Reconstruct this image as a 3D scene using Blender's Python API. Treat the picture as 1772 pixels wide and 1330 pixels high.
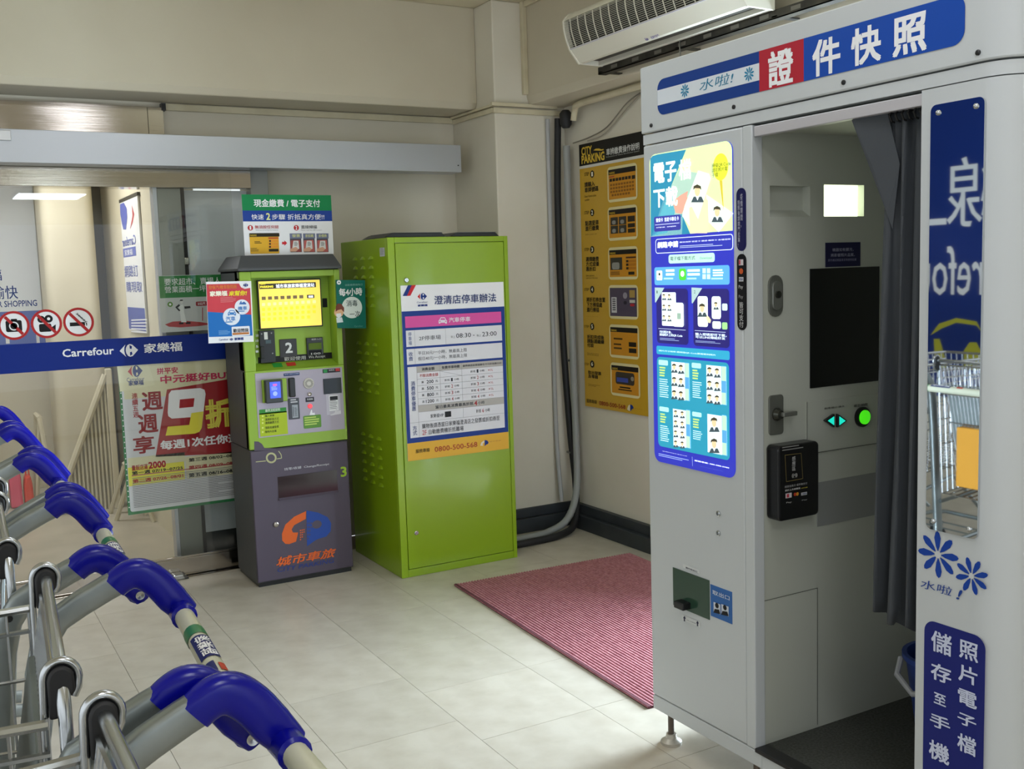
import bpy, bmesh, math, random
from mathutils import Vector, Matrix
random.seed(11)
sc = bpy.context.scene
for o in list(bpy.data.objects):
    bpy.data.objects.remove(o)
COL = sc.collection
rad = math.radians

# ------------------------------------------------------------------ camera
F_PX, IW, IH = 1792.0145, 1772, 1330
YAW, PITCH, ROLL = rad(29.54294), rad(-6.20082), rad(-1.81915)
CAM = Vector((0, 0, 1.53))
fw = Vector((math.sin(YAW) * math.cos(PITCH), math.cos(YAW) * math.cos(PITCH), math.sin(PITCH)))
rt = Vector((math.cos(YAW), -math.sin(YAW), 0))
up = rt.cross(fw)
RT = rt * math.cos(ROLL) + up * math.sin(ROLL)
UP = -rt * math.sin(ROLL) + up * math.cos(ROLL)
cam = bpy.data.cameras.new('camera')
cam.sensor_fit = 'HORIZONTAL'
cam.sensor_width = 36
cam.lens = F_PX / IW * 36
cam.clip_start = 0.02
co = bpy.data.objects.new('camera', cam)
COL.objects.link(co)
mw = Matrix((RT, UP, -fw)).transposed().to_4x4()
mw.translation = CAM
co.matrix_world = mw
sc.camera = co

def ray(x, y):
    return RT * ((x - IW / 2) / F_PX) - UP * ((y - IH / 2) / F_PX) + fw

def on(x, y, ax, val):
    d = ray(x, y)
    t = (val - CAM[ax]) / d[ax]
    return CAM + d * t

# ------------------------------------------------------------------ world, exposure
w = bpy.data.worlds.new('world')
sc.world = w
w.use_nodes = True
wb = w.node_tree.nodes['Background']
wb.inputs[0].default_value = (0.90, 0.96, 1.0, 1)
wb.inputs[1].default_value = WORLD_STRENGTH = 1.25
vs = sc.view_settings
vs.view_transform = 'Standard'
vs.look = 'None'
vs.gamma = 1
vs.use_curve_mapping = False
vs.exposure = 0.2
LAMP_E = 5.4          # strength of the ceiling lamps of the hall
LAMP2_E = 19.0          # lamps of the corridor behind the glass door
DAY_W = 245.0           # daylight through the side entrance behind the booth

def area_light(name, loc, size, rot, power, color):
    l = bpy.data.lights.new(name, 'AREA')
    l.shape = 'RECTANGLE'
    l.size, l.size_y = size
    l.energy = power
    l.color = color
    o = bpy.data.objects.new(name, l)
    COL.objects.link(o)
    o.location = loc
    o.rotation_euler = rot
    return o
# daylight entering by the side entrance behind the photo booth (opening in wall_right)
area_light('entrance_daylight', (3.95, 2.82, 0.72), (1.35, 0.66), (0, rad(90), 0), DAY_W, (0.70, 0.86, 1.0))

# ------------------------------------------------------------------ materials
def lin(c):
    if isinstance(c, str):
        c = tuple(int(c[i:i + 2], 16) for i in (0, 2, 4))
    r = []
    for v in c:
        v = v / 255
        r.append(v / 12.92 if v <= 0.04045 else ((v + 0.055) / 1.055) ** 2.4)
    return tuple(r) + (1,)
_M = {}
def M(name, col, rough=0.5, metal=0.0, emit=0.0, noise=None, bump=None, coat=0.0, aniso=0.0, stains=None, spec=None, rand=0.0):
    if name in _M:
        return _M[name]
    m = bpy.data.materials.new(name)
    m.use_nodes = True
    nt = m.node_tree
    b = nt.nodes['Principled BSDF']
    c = lin(col)
    b.inputs['Base Color'].default_value = c
    b.inputs['Roughness'].default_value = rough
    b.inputs['Metallic'].default_value = metal
    if spec is not None:
        b.inputs['Specular IOR Level'].default_value = spec
    if coat:
        b.inputs['Coat Weight'].default_value = coat
        b.inputs['Coat Roughness'].default_value = 0.08
    if aniso:
        b.inputs['Anisotropic'].default_value = aniso
    if emit:
        b.inputs['Emission Color'].default_value = c
        b.inputs['Emission Strength'].default_value = emit
    src = None
    if noise or stains or bump or rand:
        tc = nt.nodes.new('ShaderNodeTexCoord')
    def mixc(fac, a, bcol):
        mx = nt.nodes.new('ShaderNodeMix')
        mx.data_type = 'RGBA'
        nt.links.new(fac, mx.inputs[0])
        if isinstance(a, tuple):
            mx.inputs[6].default_value = a
        else:
            nt.links.new(a, mx.inputs[6])
        mx.inputs[7].default_value = bcol
        return mx.outputs[2]
    cur = c
    if noise:                                   # (scale, detail, other colour)
        n = nt.nodes.new('ShaderNodeTexNoise')
        n.inputs['Scale'].default_value = noise[0]
        n.inputs['Detail'].default_value = noise[1]
        nt.links.new(tc.outputs['Object'], n.inputs['Vector'])
        r = nt.nodes.new('ShaderNodeValToRGB')
        r.color_ramp.elements[0].position = 0.35
        r.color_ramp.elements[1].position = 0.68
        nt.links.new(n.outputs[0], r.inputs[0])
        cur = mixc(r.outputs[0], cur, lin(noise[2]))
    if stains:                                  # (scale, threshold, colour)
        n = nt.nodes.new('ShaderNodeTexNoise')
        n.inputs['Scale'].default_value = stains[0]
        n.inputs['Detail'].default_value = 6
        n.inputs['Roughness'].default_value = 0.7
        nt.links.new(tc.outputs['Object'], n.inputs['Vector'])
        r = nt.nodes.new('ShaderNodeValToRGB')
        r.color_ramp.elements[0].position = stains[1]
        r.color_ramp.elements[1].position = min(1, stains[1] + 0.12)
        nt.links.new(n.outputs[0], r.inputs[0])
        cur = mixc(r.outputs[0], cur, lin(stains[2]))
    if rand:
        oi = nt.nodes.new('ShaderNodeObjectInfo')
        hs = nt.nodes.new('ShaderNodeHueSaturation')
        mp = nt.nodes.new('ShaderNodeMapRange')
        mp.inputs[3].default_value = 1 - rand
        mp.inputs[4].default_value = 1 + rand
        nt.links.new(oi.outputs['Random'], mp.inputs[0])
        nt.links.new(mp.outputs[0], hs.inputs['Value'])
        if isinstance(cur, tuple):
            hs.inputs['Color'].default_value = cur
        else:
            nt.links.new(cur, hs.inputs['Color'])
        cur = hs.outputs[0]
    if not isinstance(cur, tuple):
        nt.links.new(cur, b.inputs['Base Color'])
    if bump:                                    # (scale, strength, (sx,sy,sz))
        mp = nt.nodes.new('ShaderNodeMapping')
        mp.inputs['Scale'].default_value = bump[2] if len(bump) > 2 else (1, 1, 1)
        nt.links.new(tc.outputs['Object'], mp.inputs[0])
        n = nt.nodes.new('ShaderNodeTexNoise')
        n.inputs['Scale'].default_value = bump[0]
        n.inputs['Detail'].default_value = 4
        nt.links.new(mp.outputs[0], n.inputs['Vector'])
        bp = nt.nodes.new('ShaderNodeBump')
        bp.inputs['Strength'].default_value = bump[1]
        bp.inputs['Distance'].default_value = 0.002
        nt.links.new(n.outputs[0], bp.inputs['Height'])
        nt.links.new(bp.outputs[0], b.inputs['Normal'])
    _M[name] = m
    return m

def glass_mat(name, tint, refl=1.0):
    m = bpy.data.materials.new(name)
    m.use_nodes = True
    nt = m.node_tree
    nt.nodes.clear()
    out = nt.nodes.new('ShaderNodeOutputMaterial')
    mix = nt.nodes.new('ShaderNodeMixShader')
    tr = nt.nodes.new('ShaderNodeBsdfTransparent')
    tr.inputs[0].default_value = lin(tint)
    gl = nt.nodes.new('ShaderNodeBsdfGlossy')
    gl.inputs['Roughness'].default_value = 0.0
    lw = nt.nodes.new('ShaderNodeLayerWeight')      # same on both faces of the thin pane
    pw = nt.nodes.new('ShaderNodeMath')
    pw.operation = 'POWER'
    pw.inputs[1].default_value = 5.0
    ml = nt.nodes.new('ShaderNodeMath')
    ml.operation = 'MULTIPLY_ADD'
    ml.inputs[1].default_value = 0.9
    ml.inputs[2].default_value = 0.04 * refl
    lw.inputs[0].default_value = 0.5
    nt.links.new(lw.outputs['Facing'], pw.inputs[0])
    nt.links.new(pw.outputs[0], ml.inputs[0])
    nt.links.new(ml.outputs[0], mix.inputs[0])
    nt.links.new(tr.outputs[0], mix.inputs[1])
    nt.links.new(gl.outputs[0], mix.inputs[2])
    nt.links.new(mix.outputs[0], out.inputs[0])
    return m

def ink(col, rough=0.45):
    return M('ink_' + col, col, rough, spec=0.22)
def lit(col, s=1.0):
    return M('lit_%s_%.2f' % (col, s), col, 0.4, emit=s)

WALL = M('cream_paint', 'dad4c4', 0.62, noise=(1.6, 5, 'd1cab8'), stains=(5, 0.7, 'bcb29d'), bump=(60, 0.12))
WALLB = M('cream_paint_dimmed', 'cbc3ae', 0.62, noise=(1.2, 5, 'c2b9a3'), stains=(7, 0.72, 'b0a58c'), bump=(60, 0.12))  # same cream paint, colour darkened in place of weaker light on the beams
CEIL = M('ceiling_paint', 'd2c9ae', 0.8, noise=(1.0, 4, 'c9bfa4'))
TRIMP = M('moulding_plastic', 'd2c9ac', 0.5, noise=(6, 3, 'c0b698'))
TILE = M('vinyl_tile', 'c2baab', 0.32, noise=(9, 8, 'b4ab9b'), stains=(26, 0.66, '9a9284'), rand=0.035, bump=(40, 0.06))
GROUT = M('tile_joint', '857b6b', 0.8)
CORRF = M('corridor_floor', 'b5ab96', 0.35, noise=(4, 5, 'a79d88'))
CHAR = M('charcoal_skirting', '34383c', 0.5, noise=(8, 4, '292d31'))
STEEL = M('brushed_steel', 'b5aea6', 0.09, 1.0, bump=(40, 0.07, (0.02, 0.02, 10)))
ALU = M('anodised_aluminium', 'b9bcc2', 0.38, 0.75, bump=(30, 0.04, (1, 1, 60)))
CHROME = M('chrome_wire', 'b9bcbe', 0.24, 1.0)
ZINC = M('zinc_tube', '9aa1a1', 0.34, 0.85, noise=(14, 3, '8b9292'))
GREEN = M('lime_paint', '86a512', 0.32, coat=0.25, spec=0.35, bump=(90, 0.04))
GREENK = M('kiosk_lime_paint', '8aab30', 0.42, bump=(140, 0.08))
DARKK = M('kiosk_charcoal', '45474a', 0.5, bump=(140, 0.08))
PURP = M('kiosk_aubergine', '4b4150', 0.5, bump=(140, 0.08))
LAV = M('kiosk_lavender_panel', 'a79fae', 0.5)
BOOTH = M('booth_grey_white', 'c2c6c8', 0.38, coat=0.25)
BOOTHIN = M('booth_inner_grey', 'b6b9ae', 0.5)
BLACKP = M('black_plastic', '141416', 0.35)
BLACKR = M('black_rubber', '19191b', 0.6)
SCREENB = M('black_glass', '07080a', 0.08)
BLUEP = M('royal_blue_plastic', '05078a', 0.25, spec=0.35)
BARW = M('ivory_bar', 'c9c8b0', 0.28, coat=0.2)
WHITEP = M('white_board', 'e6e6e8', 0.4)
ACW = M('ivory_plastic', 'd9d5c6', 0.4)
MIRROR = M('mirror', 'd5d9dc', 0.02, 1.0)
CURT = M('grey_curtain_cloth', '3c4045', 0.75, bump=(300, 0.2))
MAT = M('maroon_carpet', 'bd8289', 0.95, noise=(60, 6, 'a0626b'), bump=(200, 0.6))
MATB = M('maroon_carpet_base', '5a2a32', 0.95)
HOSE = M('grey_conduit', '8f918e', 0.5)
GLASS = glass_mat('clear_glass', 'fafbfa')

# ------------------------------------------------------------------ mesh helpers
def wl(o):
    v = Vector((0, 0, 0))
    while o is not None:
        v += o.location
        o = o.parent
    return v

class MB:
    def __init__(s):
        s.v, s.f, s.m = [], [], []
        s.k = 0
    def add(s, vs, fs, k=None):
        n = len(s.v)
        s.v += [tuple(p) for p in vs]
        for f in fs:
            s.f.append(tuple(i + n for i in f))
            s.m.append(s.k if k is None else k)
        return s
    def box(s, x0, x1, y0, y1, z0, z1, k=None):
        x0, x1 = min(x0, x1), max(x0, x1); y0, y1 = min(y0, y1), max(y0, y1); z0, z1 = min(z0, z1), max(z0, z1)
        v = [(x0, y0, z0), (x1, y0, z0), (x1, y1, z0), (x0, y1, z0), (x0, y0, z1), (x1, y0, z1), (x1, y1, z1), (x0, y1, z1)]
        return s.add(v, [(0, 3, 2, 1), (4, 5, 6, 7), (0, 1, 5, 4), (1, 2, 6, 5), (2, 3, 7, 6), (3, 0, 4, 7)], k)
    def prism(s, pts, ax, a, b, k=None):
        """polygon pts in the two other axes, extruded along ax from a to b"""
        def P(p, c):
            return {0: (c, p[0], p[1]), 1: (p[0], c, p[1]), 2: (p[0], p[1], c)}[ax]
        n = len(pts)
        v = [P(p, a) for p in pts] + [P(p, b) for p in pts]
        f = [tuple(range(n)), tuple(range(2 * n - 1, n - 1, -1))]
        f += [(i, i + n, (i + 1) % n + n, (i + 1) % n) for i in range(n)]
        return s.add(v, f, k)
    def tube(s, path, r, seg=8, k=None, flat=None, caps=True, sq=1.0):
        P = [Vector(p) for p in path]
        n = len(P)
        rs = r if isinstance(r, (list, tuple)) else [r] * n
        prev = None
        vs = []
        for i in range(n):
            t = (P[min(i + 1, n - 1)] - P[max(i - 1, 0)])
            t.normalize()
            if prev is None:
                a = Vector((0, 0, 1)) if abs(t.z) < 0.9 else Vector((0, 1, 0))
                if flat is not None:
                    a = Vector(flat)
                u = (a - t * a.dot(t)).normalized()
            else:
                u = (prev - t * prev.dot(t)).normalized()
            prev = u
            q = t.cross(u)
            for j in range(seg):
                th = 2 * math.pi * j / seg
                rr = rs[i]
                ra, rb = rr if isinstance(rr, (list, tuple)) else (rr, rr)
                cs, sn = math.cos(th), math.sin(th)
                cs, sn = math.copysign(abs(cs) ** sq, cs), math.copysign(abs(sn) ** sq, sn)
                vs.append(P[i] + u * (ra * cs) + q * (rb * sn))
        fs = []
        for i in range(n - 1):
            for j in range(seg):
                a = i * seg + j; b = i * seg + (j + 1) % seg
                fs.append((a, b, b + seg, a + seg))
        if caps:
            fs.append(tuple(range(seg - 1, -1, -1)))
            fs.append(tuple(range((n - 1) * seg, n * seg)))
        return s.add(vs, fs, k)
    def lathe(s, prof, c, ax=2, seg=20, k=None):
        """profile [(radius, height)] turned about axis ax through c"""
        n = len(prof)
        vs = []
        for (r, h) in prof:
            for j in range(seg):
                th = 2 * math.pi * j / seg
                a, b = r * math.cos(th), r * math.sin(th)
                vs.append({2: (c[0] + a, c[1] + b, c[2] + h), 1: (c[0] + a, c[1] + h, c[2] + b), 0: (c[0] + h, c[1] + a, c[2] + b)}[ax])
        fs = []
        for i in range(n - 1):
            for j in range(seg):
                a = i * seg + j; b = i * seg + (j + 1) % seg
                fs.append((a, b, b + seg, a + seg))
        fs.append(tuple(range(seg - 1, -1, -1)))
        fs.append(tuple(range((n - 1) * seg, n * seg)))
        return s.add(vs, fs, k)
    def build(s, name, mats, parent=None, bevel=0, smooth=False, kind=None, label=None, seg=2, world=True):
        off = wl(parent) if (parent is not None and world) else Vector((0, 0, 0))
        me = bpy.data.meshes.new(name)
        me.from_pydata([(p[0] - off.x, p[1] - off.y, p[2] - off.z) for p in s.v], [], s.f)
        ml = mats if isinstance(mats, (list, tuple)) else [mats]
        for m in ml:
            me.materials.append(m)
        if len(ml) > 1:
            me.polygons.foreach_set('material_index', s.m)
        bm = bmesh.new()
        bm.from_mesh(me)
        bmesh.ops.recalc_face_normals(bm, faces=bm.faces)
        bm.to_mesh(me)
        bm.free()
        if smooth:
            me.polygons.foreach_set('use_smooth', [True] * len(me.polygons))
            try:
                me.set_sharp_from_angle(angle=rad(40))
            except Exception:
                pass
        o = bpy.data.objects.new(name, me)
        COL.objects.link(o)
        if parent is not None:
            o.parent = parent
        if bevel:
            b = o.modifiers.new('bevel', 'BEVEL')
            b.width = bevel
            b.segments = seg
            b.limit_method = 'ANGLE'
            b.angle_limit = rad(40)
        if kind:
            o['kind'] = kind
        if label:
            o['label'] = label
        return o

def thing(name, loc, label, cat, group=None):
    o = bpy.data.objects.new(name, None)
    o.empty_display_size = 0.1
    COL.objects.link(o)
    o.location = loc
    return tag(o, label, cat, group)
def tag(o, label, cat, group=None):
    o['label'] = label
    o['category'] = cat
    if group:
        o['group'] = group
    return o
def bx(name, mat, parent, x0, x1, y0, y1, z0, z1, bevel=0, **kw):
    return MB().box(x0, x1, y0, y1, z0, z1).build(name, mat, parent, bevel, **kw)
def copy_tree(o, parent=None):
    c = o.copy()
    COL.objects.link(c)
    if parent is not None:
        c.parent = parent
    for ch in list(o.children):
        copy_tree(ch, c)
    return c

def rrect(u0, v0, u1, v1, r, n=4):
    u0, u1 = min(u0, u1), max(u0, u1); v0, v1 = min(v0, v1), max(v0, v1)
    r = min(r, (u1 - u0) / 2, (v1 - v0) / 2)
    if r <= 0:
        return [(u0, v0), (u1, v0), (u1, v1), (u0, v1)]
    out = []
    for cx, cy, a0 in ((u1 - r, v0 + r, -90), (u1 - r, v1 - r, 0), (u0 + r, v1 - r, 90), (u0 + r, v0 + r, 180)):
        for i in range(n + 1):
            a = rad(a0 + 90 * i / n)
            out.append((cx + r * math.cos(a), cy + r * math.sin(a)))
    return out

# ------------------------------------------------------------------ lettering
_TX = {}
def text_mesh(body, bold=0.0, shear=0.0):
    key = (body, bold, shear)
    if key in _TX:
        return _TX[key]
    cu = bpy.data.curves.new('txt', 'FONT')
    cu.body = body
    cu.shear = shear
    cu.resolution_u = 2
    o = bpy.data.objects.new('txt', cu)
    COL.objects.link(o)
    dg = bpy.context.evaluated_depsgraph_get()
    ev = o.evaluated_get(dg)
    me = ev.to_mesh()
    vs = [(v.co.x, v.co.y) for v in me.vertices]
    fs = [tuple(p.vertices) for p in me.polygons]
    ev.to_mesh_clear()
    bpy.data.objects.remove(o)
    bpy.data.curves.remove(cu)
    if not vs:
        vs, fs = [(0, 0), (1, 0), (1, 1)], []
    x0 = min(v[0] for v in vs); x1 = max(v[0] for v in vs)
    y0 = min(v[1] for v in vs); y1 = max(v[1] for v in vs)
    w_, h_ = max(1e-6, x1 - x0), max(1e-6, y1 - y0)
    base = [((v[0] - x0) / w_, (v[1] - y0) / h_, 0.0) for v in vs]
    if bold > 0:                                # heavier weight: overlaid copies, shifted by the stroke gain
        b = bold * 0.8
        sh = [(-b, -b), (b, b), (-b, b), (b, -b)] if bold >= 0.012 else [(-b, 0), (b, 0)]
        n = len(base)
        av, af = [], []
        for k, (dx, dy) in enumerate(sh):
            fx, fy = 1 - 2 * b / w_, 1 - 2 * b / h_
            av += [((v[0] - 0.5) * fx + 0.5 + dx / w_, (v[1] - 0.5) * fy + 0.5 + dy / h_, 0.16 * k) for v in base]
            af += [tuple(i + k * n for i in f) for f in fs]
        base, fs = av, af
    r = (base, fs)
    _TX[key] = r
    return r

class Sheet:
    """flat print on a plane: O + U*u + V*v, facing N. z = (ox, oy, s): coordinates are read off an enlarged view"""
    EPS = 0.0005
    def __init__(s, parent, O, U, V, N, base=0.0006, z=(0, 0, 1)):
        s.par, s.O, s.U, s.V, s.N, s.base = parent, Vector(O), Vector(U), Vector(V), Vector(N), base
        s.z = z
        s.art, s.let = {}, {}
        s.items = []
    def uv(s, x, y):
        X, Y = s.z[0] + x / s.z[2], s.z[1] + y / s.z[2]
        d = ray(X, Y)
        O = s.O + s.N * s.base
        t = (O - CAM).dot(s.N) / d.dot(s.N)
        p = CAM + d * t - s.O
        return p.dot(s.U), p.dot(s.V)
    def W(s, u, v, layer):
        return s.O + s.U * u + s.V * v + s.N * (s.base + layer * s.EPS)
    def _put(s, d, mat, vs, fs):
        d.setdefault(mat.name, (mat, MB()))[1].add(vs, fs)
    def poly(s, uvs, mat, layer=1):
        vs, fs = [s.W(u, v, layer) for u, v in uvs], [tuple(range(len(uvs)))]
        s.items.append(('a', mat, vs, fs))
        s._put(s.art, mat, vs, fs)
    def P(s, pts, mat, layer=1):
        s.poly([s.uv(*p) for p in pts], mat, layer)
    def R(s, x0, y0, x1, y1, mat, layer=1, r=0.0):
        a, b = s.uv(x0, y0), s.uv(x1, y1)
        s.poly(rrect(a[0], a[1], b[0], b[1], r), mat, layer)
        return a, b
    def C(s, x, y, r, mat, layer=2, n=28, asp=1.0):
        """circle; r is measured vertically in view units"""
        a, b = s.uv(x, y), s.uv(x, y + r)
        q = abs(a[1] - b[1])
        s.poly([(a[0] + q * asp * math.cos(2 * math.pi * i / n), a[1] + q * math.sin(2 * math.pi * i / n)) for i in range(n)], mat, layer)
    def ring(s, x, y, r0, r1, mat, layer=2, n=32):
        a, b, c = s.uv(x, y), s.uv(x, y + r0), s.uv(x, y + r1)
        q0, q1 = abs(a[1] - b[1]), abs(a[1] - c[1])
        vs, fs = [], []
        for i in range(n):
            t = 2 * math.pi * i / n
            vs += [s.W(a[0] + q0 * math.cos(t), a[1] + q0 * math.sin(t), layer), s.W(a[0] + q1 * math.cos(t), a[1] + q1 * math.sin(t), layer)]
            j = (i + 1) % n
            fs.append((2 * i, 2 * i + 1, 2 * j + 1, 2 * j))
        s._put(s.art, mat, vs, fs)
    def L(s, x0, y0, x1, y1, wd, mat, layer=2):
        a, b = Vector(s.uv(x0, y0)), Vector(s.uv(x1, y1))
        t = (b - a).normalized()
        n = Vector((-t.y, t.x)) * wd / 2
        s.poly([a + n, b + n, b - n, a - n], mat, layer)
    def T(s, body, x0, y0, x1, y1, mat, bold=0.0, layer=3, shear=0.0, mirror=False):
        a, b = s.uv(x0, y0), s.uv(x1, y1)
        s.TU(body, a[0], b[1], b[0], a[1], mat, bold, layer, shear, mirror)
    def TU(s, body, u0, v0, u1, v1, mat, bold=0.0, layer=3, shear=0.0, mirror=False):
        vs, fs = text_mesh(body, bold, shear)
        if mirror:
            u0, u1 = u1, u0
        pts = [s.W(u0 + p[0] * (u1 - u0), v0 + p[1] * (v1 - v0), layer + p[2]) for p in vs]
        s.items.append(('t', mat, pts, fs))
        s._put(s.let, mat, pts, fs)
    def lines(s, x0, y0, x1, y1, n, mat, layer=2, fill=0.5, seed=1):
        """rows of print too small to read: n thin bars of uneven length"""
        rr = random.Random(seed)
        a, b = s.uv(x0, y0), s.uv(x1, y1)
        h = (a[1] - b[1]) / n
        for i in range(n):
            t = a[1] - h * i
            s.poly(rrect(a[0], t - h * fill, a[0] + (b[0] - a[0]) * rr.uniform(0.72, 1.0), t, 0), mat, layer)
    def done(s, art='printed_artwork', let='lettering', split=False):
        if split:                               # large print: every shape and every word is a part of its own
            off = wl(s.par)
            for (k, mat, vs, fs) in s.items:
                nm = art if k == 'a' else let
                me = bpy.data.meshes.new(nm)
                me.from_pydata([(q[0] - off.x, q[1] - off.y, q[2] - off.z) for q in vs], [], fs)
                me.materials.append(mat)
                o = bpy.data.objects.new(nm, me)
                COL.objects.link(o)
                o.parent = s.par
            return
        for d, nm in ((s.art, art), (s.let, let)):
            if not d:
                continue
            off = MB()
            mats = []
            for i, (mat, mb) in enumerate(d.values()):
                mats.append(mat)
                off.add(mb.v, mb.f, i)
            me_off = wl(s.par) if s.par is not None else Vector((0, 0, 0))
            me = bpy.data.meshes.new(nm)
            me.from_pydata([(p[0] - me_off.x, p[1] - me_off.y, p[2] - me_off.z) for p in off.v], [], off.f)
            for m in mats:
                me.materials.append(m)
            me.polygons.foreach_set('material_index', off.m)
            o = bpy.data.objects.new(nm, me)
            COL.objects.link(o)
            o.parent = s.par
            o['kind'] = 'stuff'
def sheet_y(parent, y, z=(0, 0, 1), base=0.0006):       # print facing -Y
    return Sheet(parent, (0, y, 0), (1, 0, 0), (0, 0, 1), (0, -1, 0), base, z)
def sheet_x(parent, x, z=(0, 0, 1), base=0.0006):       # print facing -X
    return Sheet(parent, (x, 0, 0), (0, -1, 0), (0, 0, 1), (-1, 0, 0), base, z)

def store_logo(S, x0, y0, x1, y1, cl, cr, bg, layer=3):
    """the store's split arrow emblem, left arrow cl, right arrow cr"""
    a, b = S.uv(x0, y0), S.uv(x1, y1)
    cx, cy, hw, hh = (a[0] + b[0]) / 2, (a[1] + b[1]) / 2, (b[0] - a[0]) / 2, (a[1] - b[1]) / 2
    q = lambda pts: [(cx + p[0] * hw, cy + p[1] * hh) for p in pts]
    S.poly(q([(-1, 0), (-0.32, 0.98), (-0.45, 0.55), (-0.5, 0), (-0.45, -0.55), (-0.32, -0.98)]), cl, layer)
    S.poly(q([(1, 0), (0.38, 0.92), (0.1, 1.0), (-0.14, 0.82), (-0.3, 0.42), (-0.34, 0), (-0.3, -0.42), (-0.14, -0.82), (0.1, -1.0), (0.38, -0.92)]), cr, layer)
    S.poly(q([(0.1, 0.86), (0.36, 0.62), (0.3, 0.2), (0.1, 0.3)]), bg, layer + 1)
    S.poly(q([(0.1, -0.86), (0.36, -0.62), (0.3, -0.2), (0.1, -0.3)]), bg, layer + 1)
WH, NAVY, BLK, REDI = ink('eeeef0'), ink('16337e'), ink('17171a'), ink('c3222c')

# ================================================================== the setting
def struct(o):
    o['kind'] = 'structure'
    return o
XC, YC, YB, YF, XR, XBM, ZC, ZB = 2.897, 5.21, 5.736, 5.415, 3.36, 3.107, 3.04, 2.47
floor = struct(MB().box(-2.7, 3.5, -6, 5.74, -0.06, -0.0035).build('floor', GROUT))
tile_m = None
PX, PY = 0.447, 0.46
for i in range(-9, 5):
    x0 = 1.492 + i * PX
    sh = {0: 0.0, 1: 0.005}.get(i, 0.18 if i % 2 else -0.17)
    for j in range(-8, 5):
        y0 = 3.37 + sh + j * PY
        y1 = min(y0 + PY, 5.44)
        if y1 - y0 < 0.03:
            continue
        if abs(y1 - y0 - PY) < 1e-6:
            if tile_m is None:
                o = MB().box(0.0008, PX - 0.0008, 0.0008, PY - 0.0008, -0.0035, 0).build('floor_tile', TILE, floor)
                tile_m = o.data
            else:
                o = bpy.data.objects.new('floor_tile', tile_m)
                COL.objects.link(o)
                o.parent = floor
        else:
            o = MB().box(0.0008, PX - 0.0008, 0.0008, y1 - y0 - 0.0008, -0.0035, 0).build('floor_tile', TILE, floor)
        o.location = (x0, y0, 0)
bx('floor_apron', TILE, floor, -2.7, 3.5, -6, -0.5, -0.0035, 0)
bx('door_sill', STEEL, floor, -2.7, 1.66, 5.445, 5.74, -0.0035, 0.001)
struct(bx('ceiling', CEIL, None, -2.7, 3.5, -6, 5.85, ZC, ZC + 0.08))
struct(MB().box(1.66, 3.5, YB, 5.86, 0, ZB).box(-2.7, 3.5, YB, 5.86, ZB, ZC).box(-2.7, 1.66, YB, 5.86, 2.1, ZB).build('wall_back', WALL))
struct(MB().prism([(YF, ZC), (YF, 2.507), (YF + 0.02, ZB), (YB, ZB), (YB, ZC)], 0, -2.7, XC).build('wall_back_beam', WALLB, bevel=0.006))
struct(bx('wall_corner_column', WALL, None, XC, 3.5, YC, YB, 0, ZC, bevel=0.008))
struct(MB().box(XR, 3.5, 3.27, YC, 0, ZC).box(XR, 3.5, 2.0, 3.27, 2.3, ZC).box(XR, 3.5, -6, 2.0, 0, ZC).build('wall_right', WALL))
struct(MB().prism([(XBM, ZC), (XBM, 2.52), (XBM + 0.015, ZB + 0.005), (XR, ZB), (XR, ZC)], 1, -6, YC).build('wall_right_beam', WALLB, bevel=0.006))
struct(MB().box(-2.8, -2.7, 3.2, 5.85, 0, ZC).box(-2.8, -2.7, -6, 3.2, 2.75, ZC).build('wall_left', WALL))
struct(MB().box(-2.8, 3.5, -6.1, -6, 2.45, ZC).box(3.3, 3.5, -6.1, -6, 0, 2.45).build('wall_front', WALL))
# skirting
struct(MB().box(3.292, XR, 3.27, YC - 0.001, 0, 0.085).box(3.325, XR, 3.27, YC - 0.001, 0.085, 0.14).build('baseboard_right', CHAR, bevel=0.004))
struct(MB().box(2.7, 3.292, 5.165, YC, 0, 0.085).box(2.7, 3.325, 5.19, YC, 0.085, 0.14).build('baseboard_column', CHAR, bevel=0.004))
struct(MB().box(XR, 3.5, 2.0, 2.06, 0, 2.3).box(XR, 3.5, 3.21, 3.27, 0, 2.3).box(XR, 3.5, 2.06, 3.21, 2.24, 2.3).build('trim_1', ALU))
# cable mouldings under the beams
tr = struct(MB().box(1.19, XC, YB - 0.022, YB - 0.0005, 2.43, 2.465).build('trim_2', TRIMP, bevel=0.003))
struct(MB().box(XC - 0.016, XC - 0.0005, YC, YB - 0.022, 2.425, 2.452).box(XC - 0.03, XC - 0.0005, YC, YB - 0.022, 2.455, 2.468).build('trim_3', TRIMP, bevel=0.003))
struct(MB().box(XC - 0.016, 3.34, YC - 0.02, YC - 0.0005, 2.42, 2.45).box(XC - 0.03, 3.3, YC - 0.028, YC - 0.0005, 2.458, 2.478).build('trim_4', TRIMP, bevel=0.003))
struct(MB().box(XBM - 0.03, XBM - 0.0005, YC - 0.03, YC - 0.0005, 2.53, ZC).build('trim_5', TRIMP, bevel=0.003))
struct(MB().box(XBM - 0.022, XBM - 0.0005, -2, YC - 0.03, ZC - 0.03, ZC - 0.0005).build('trim_6', TRIMP, bevel=0.003))
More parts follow.
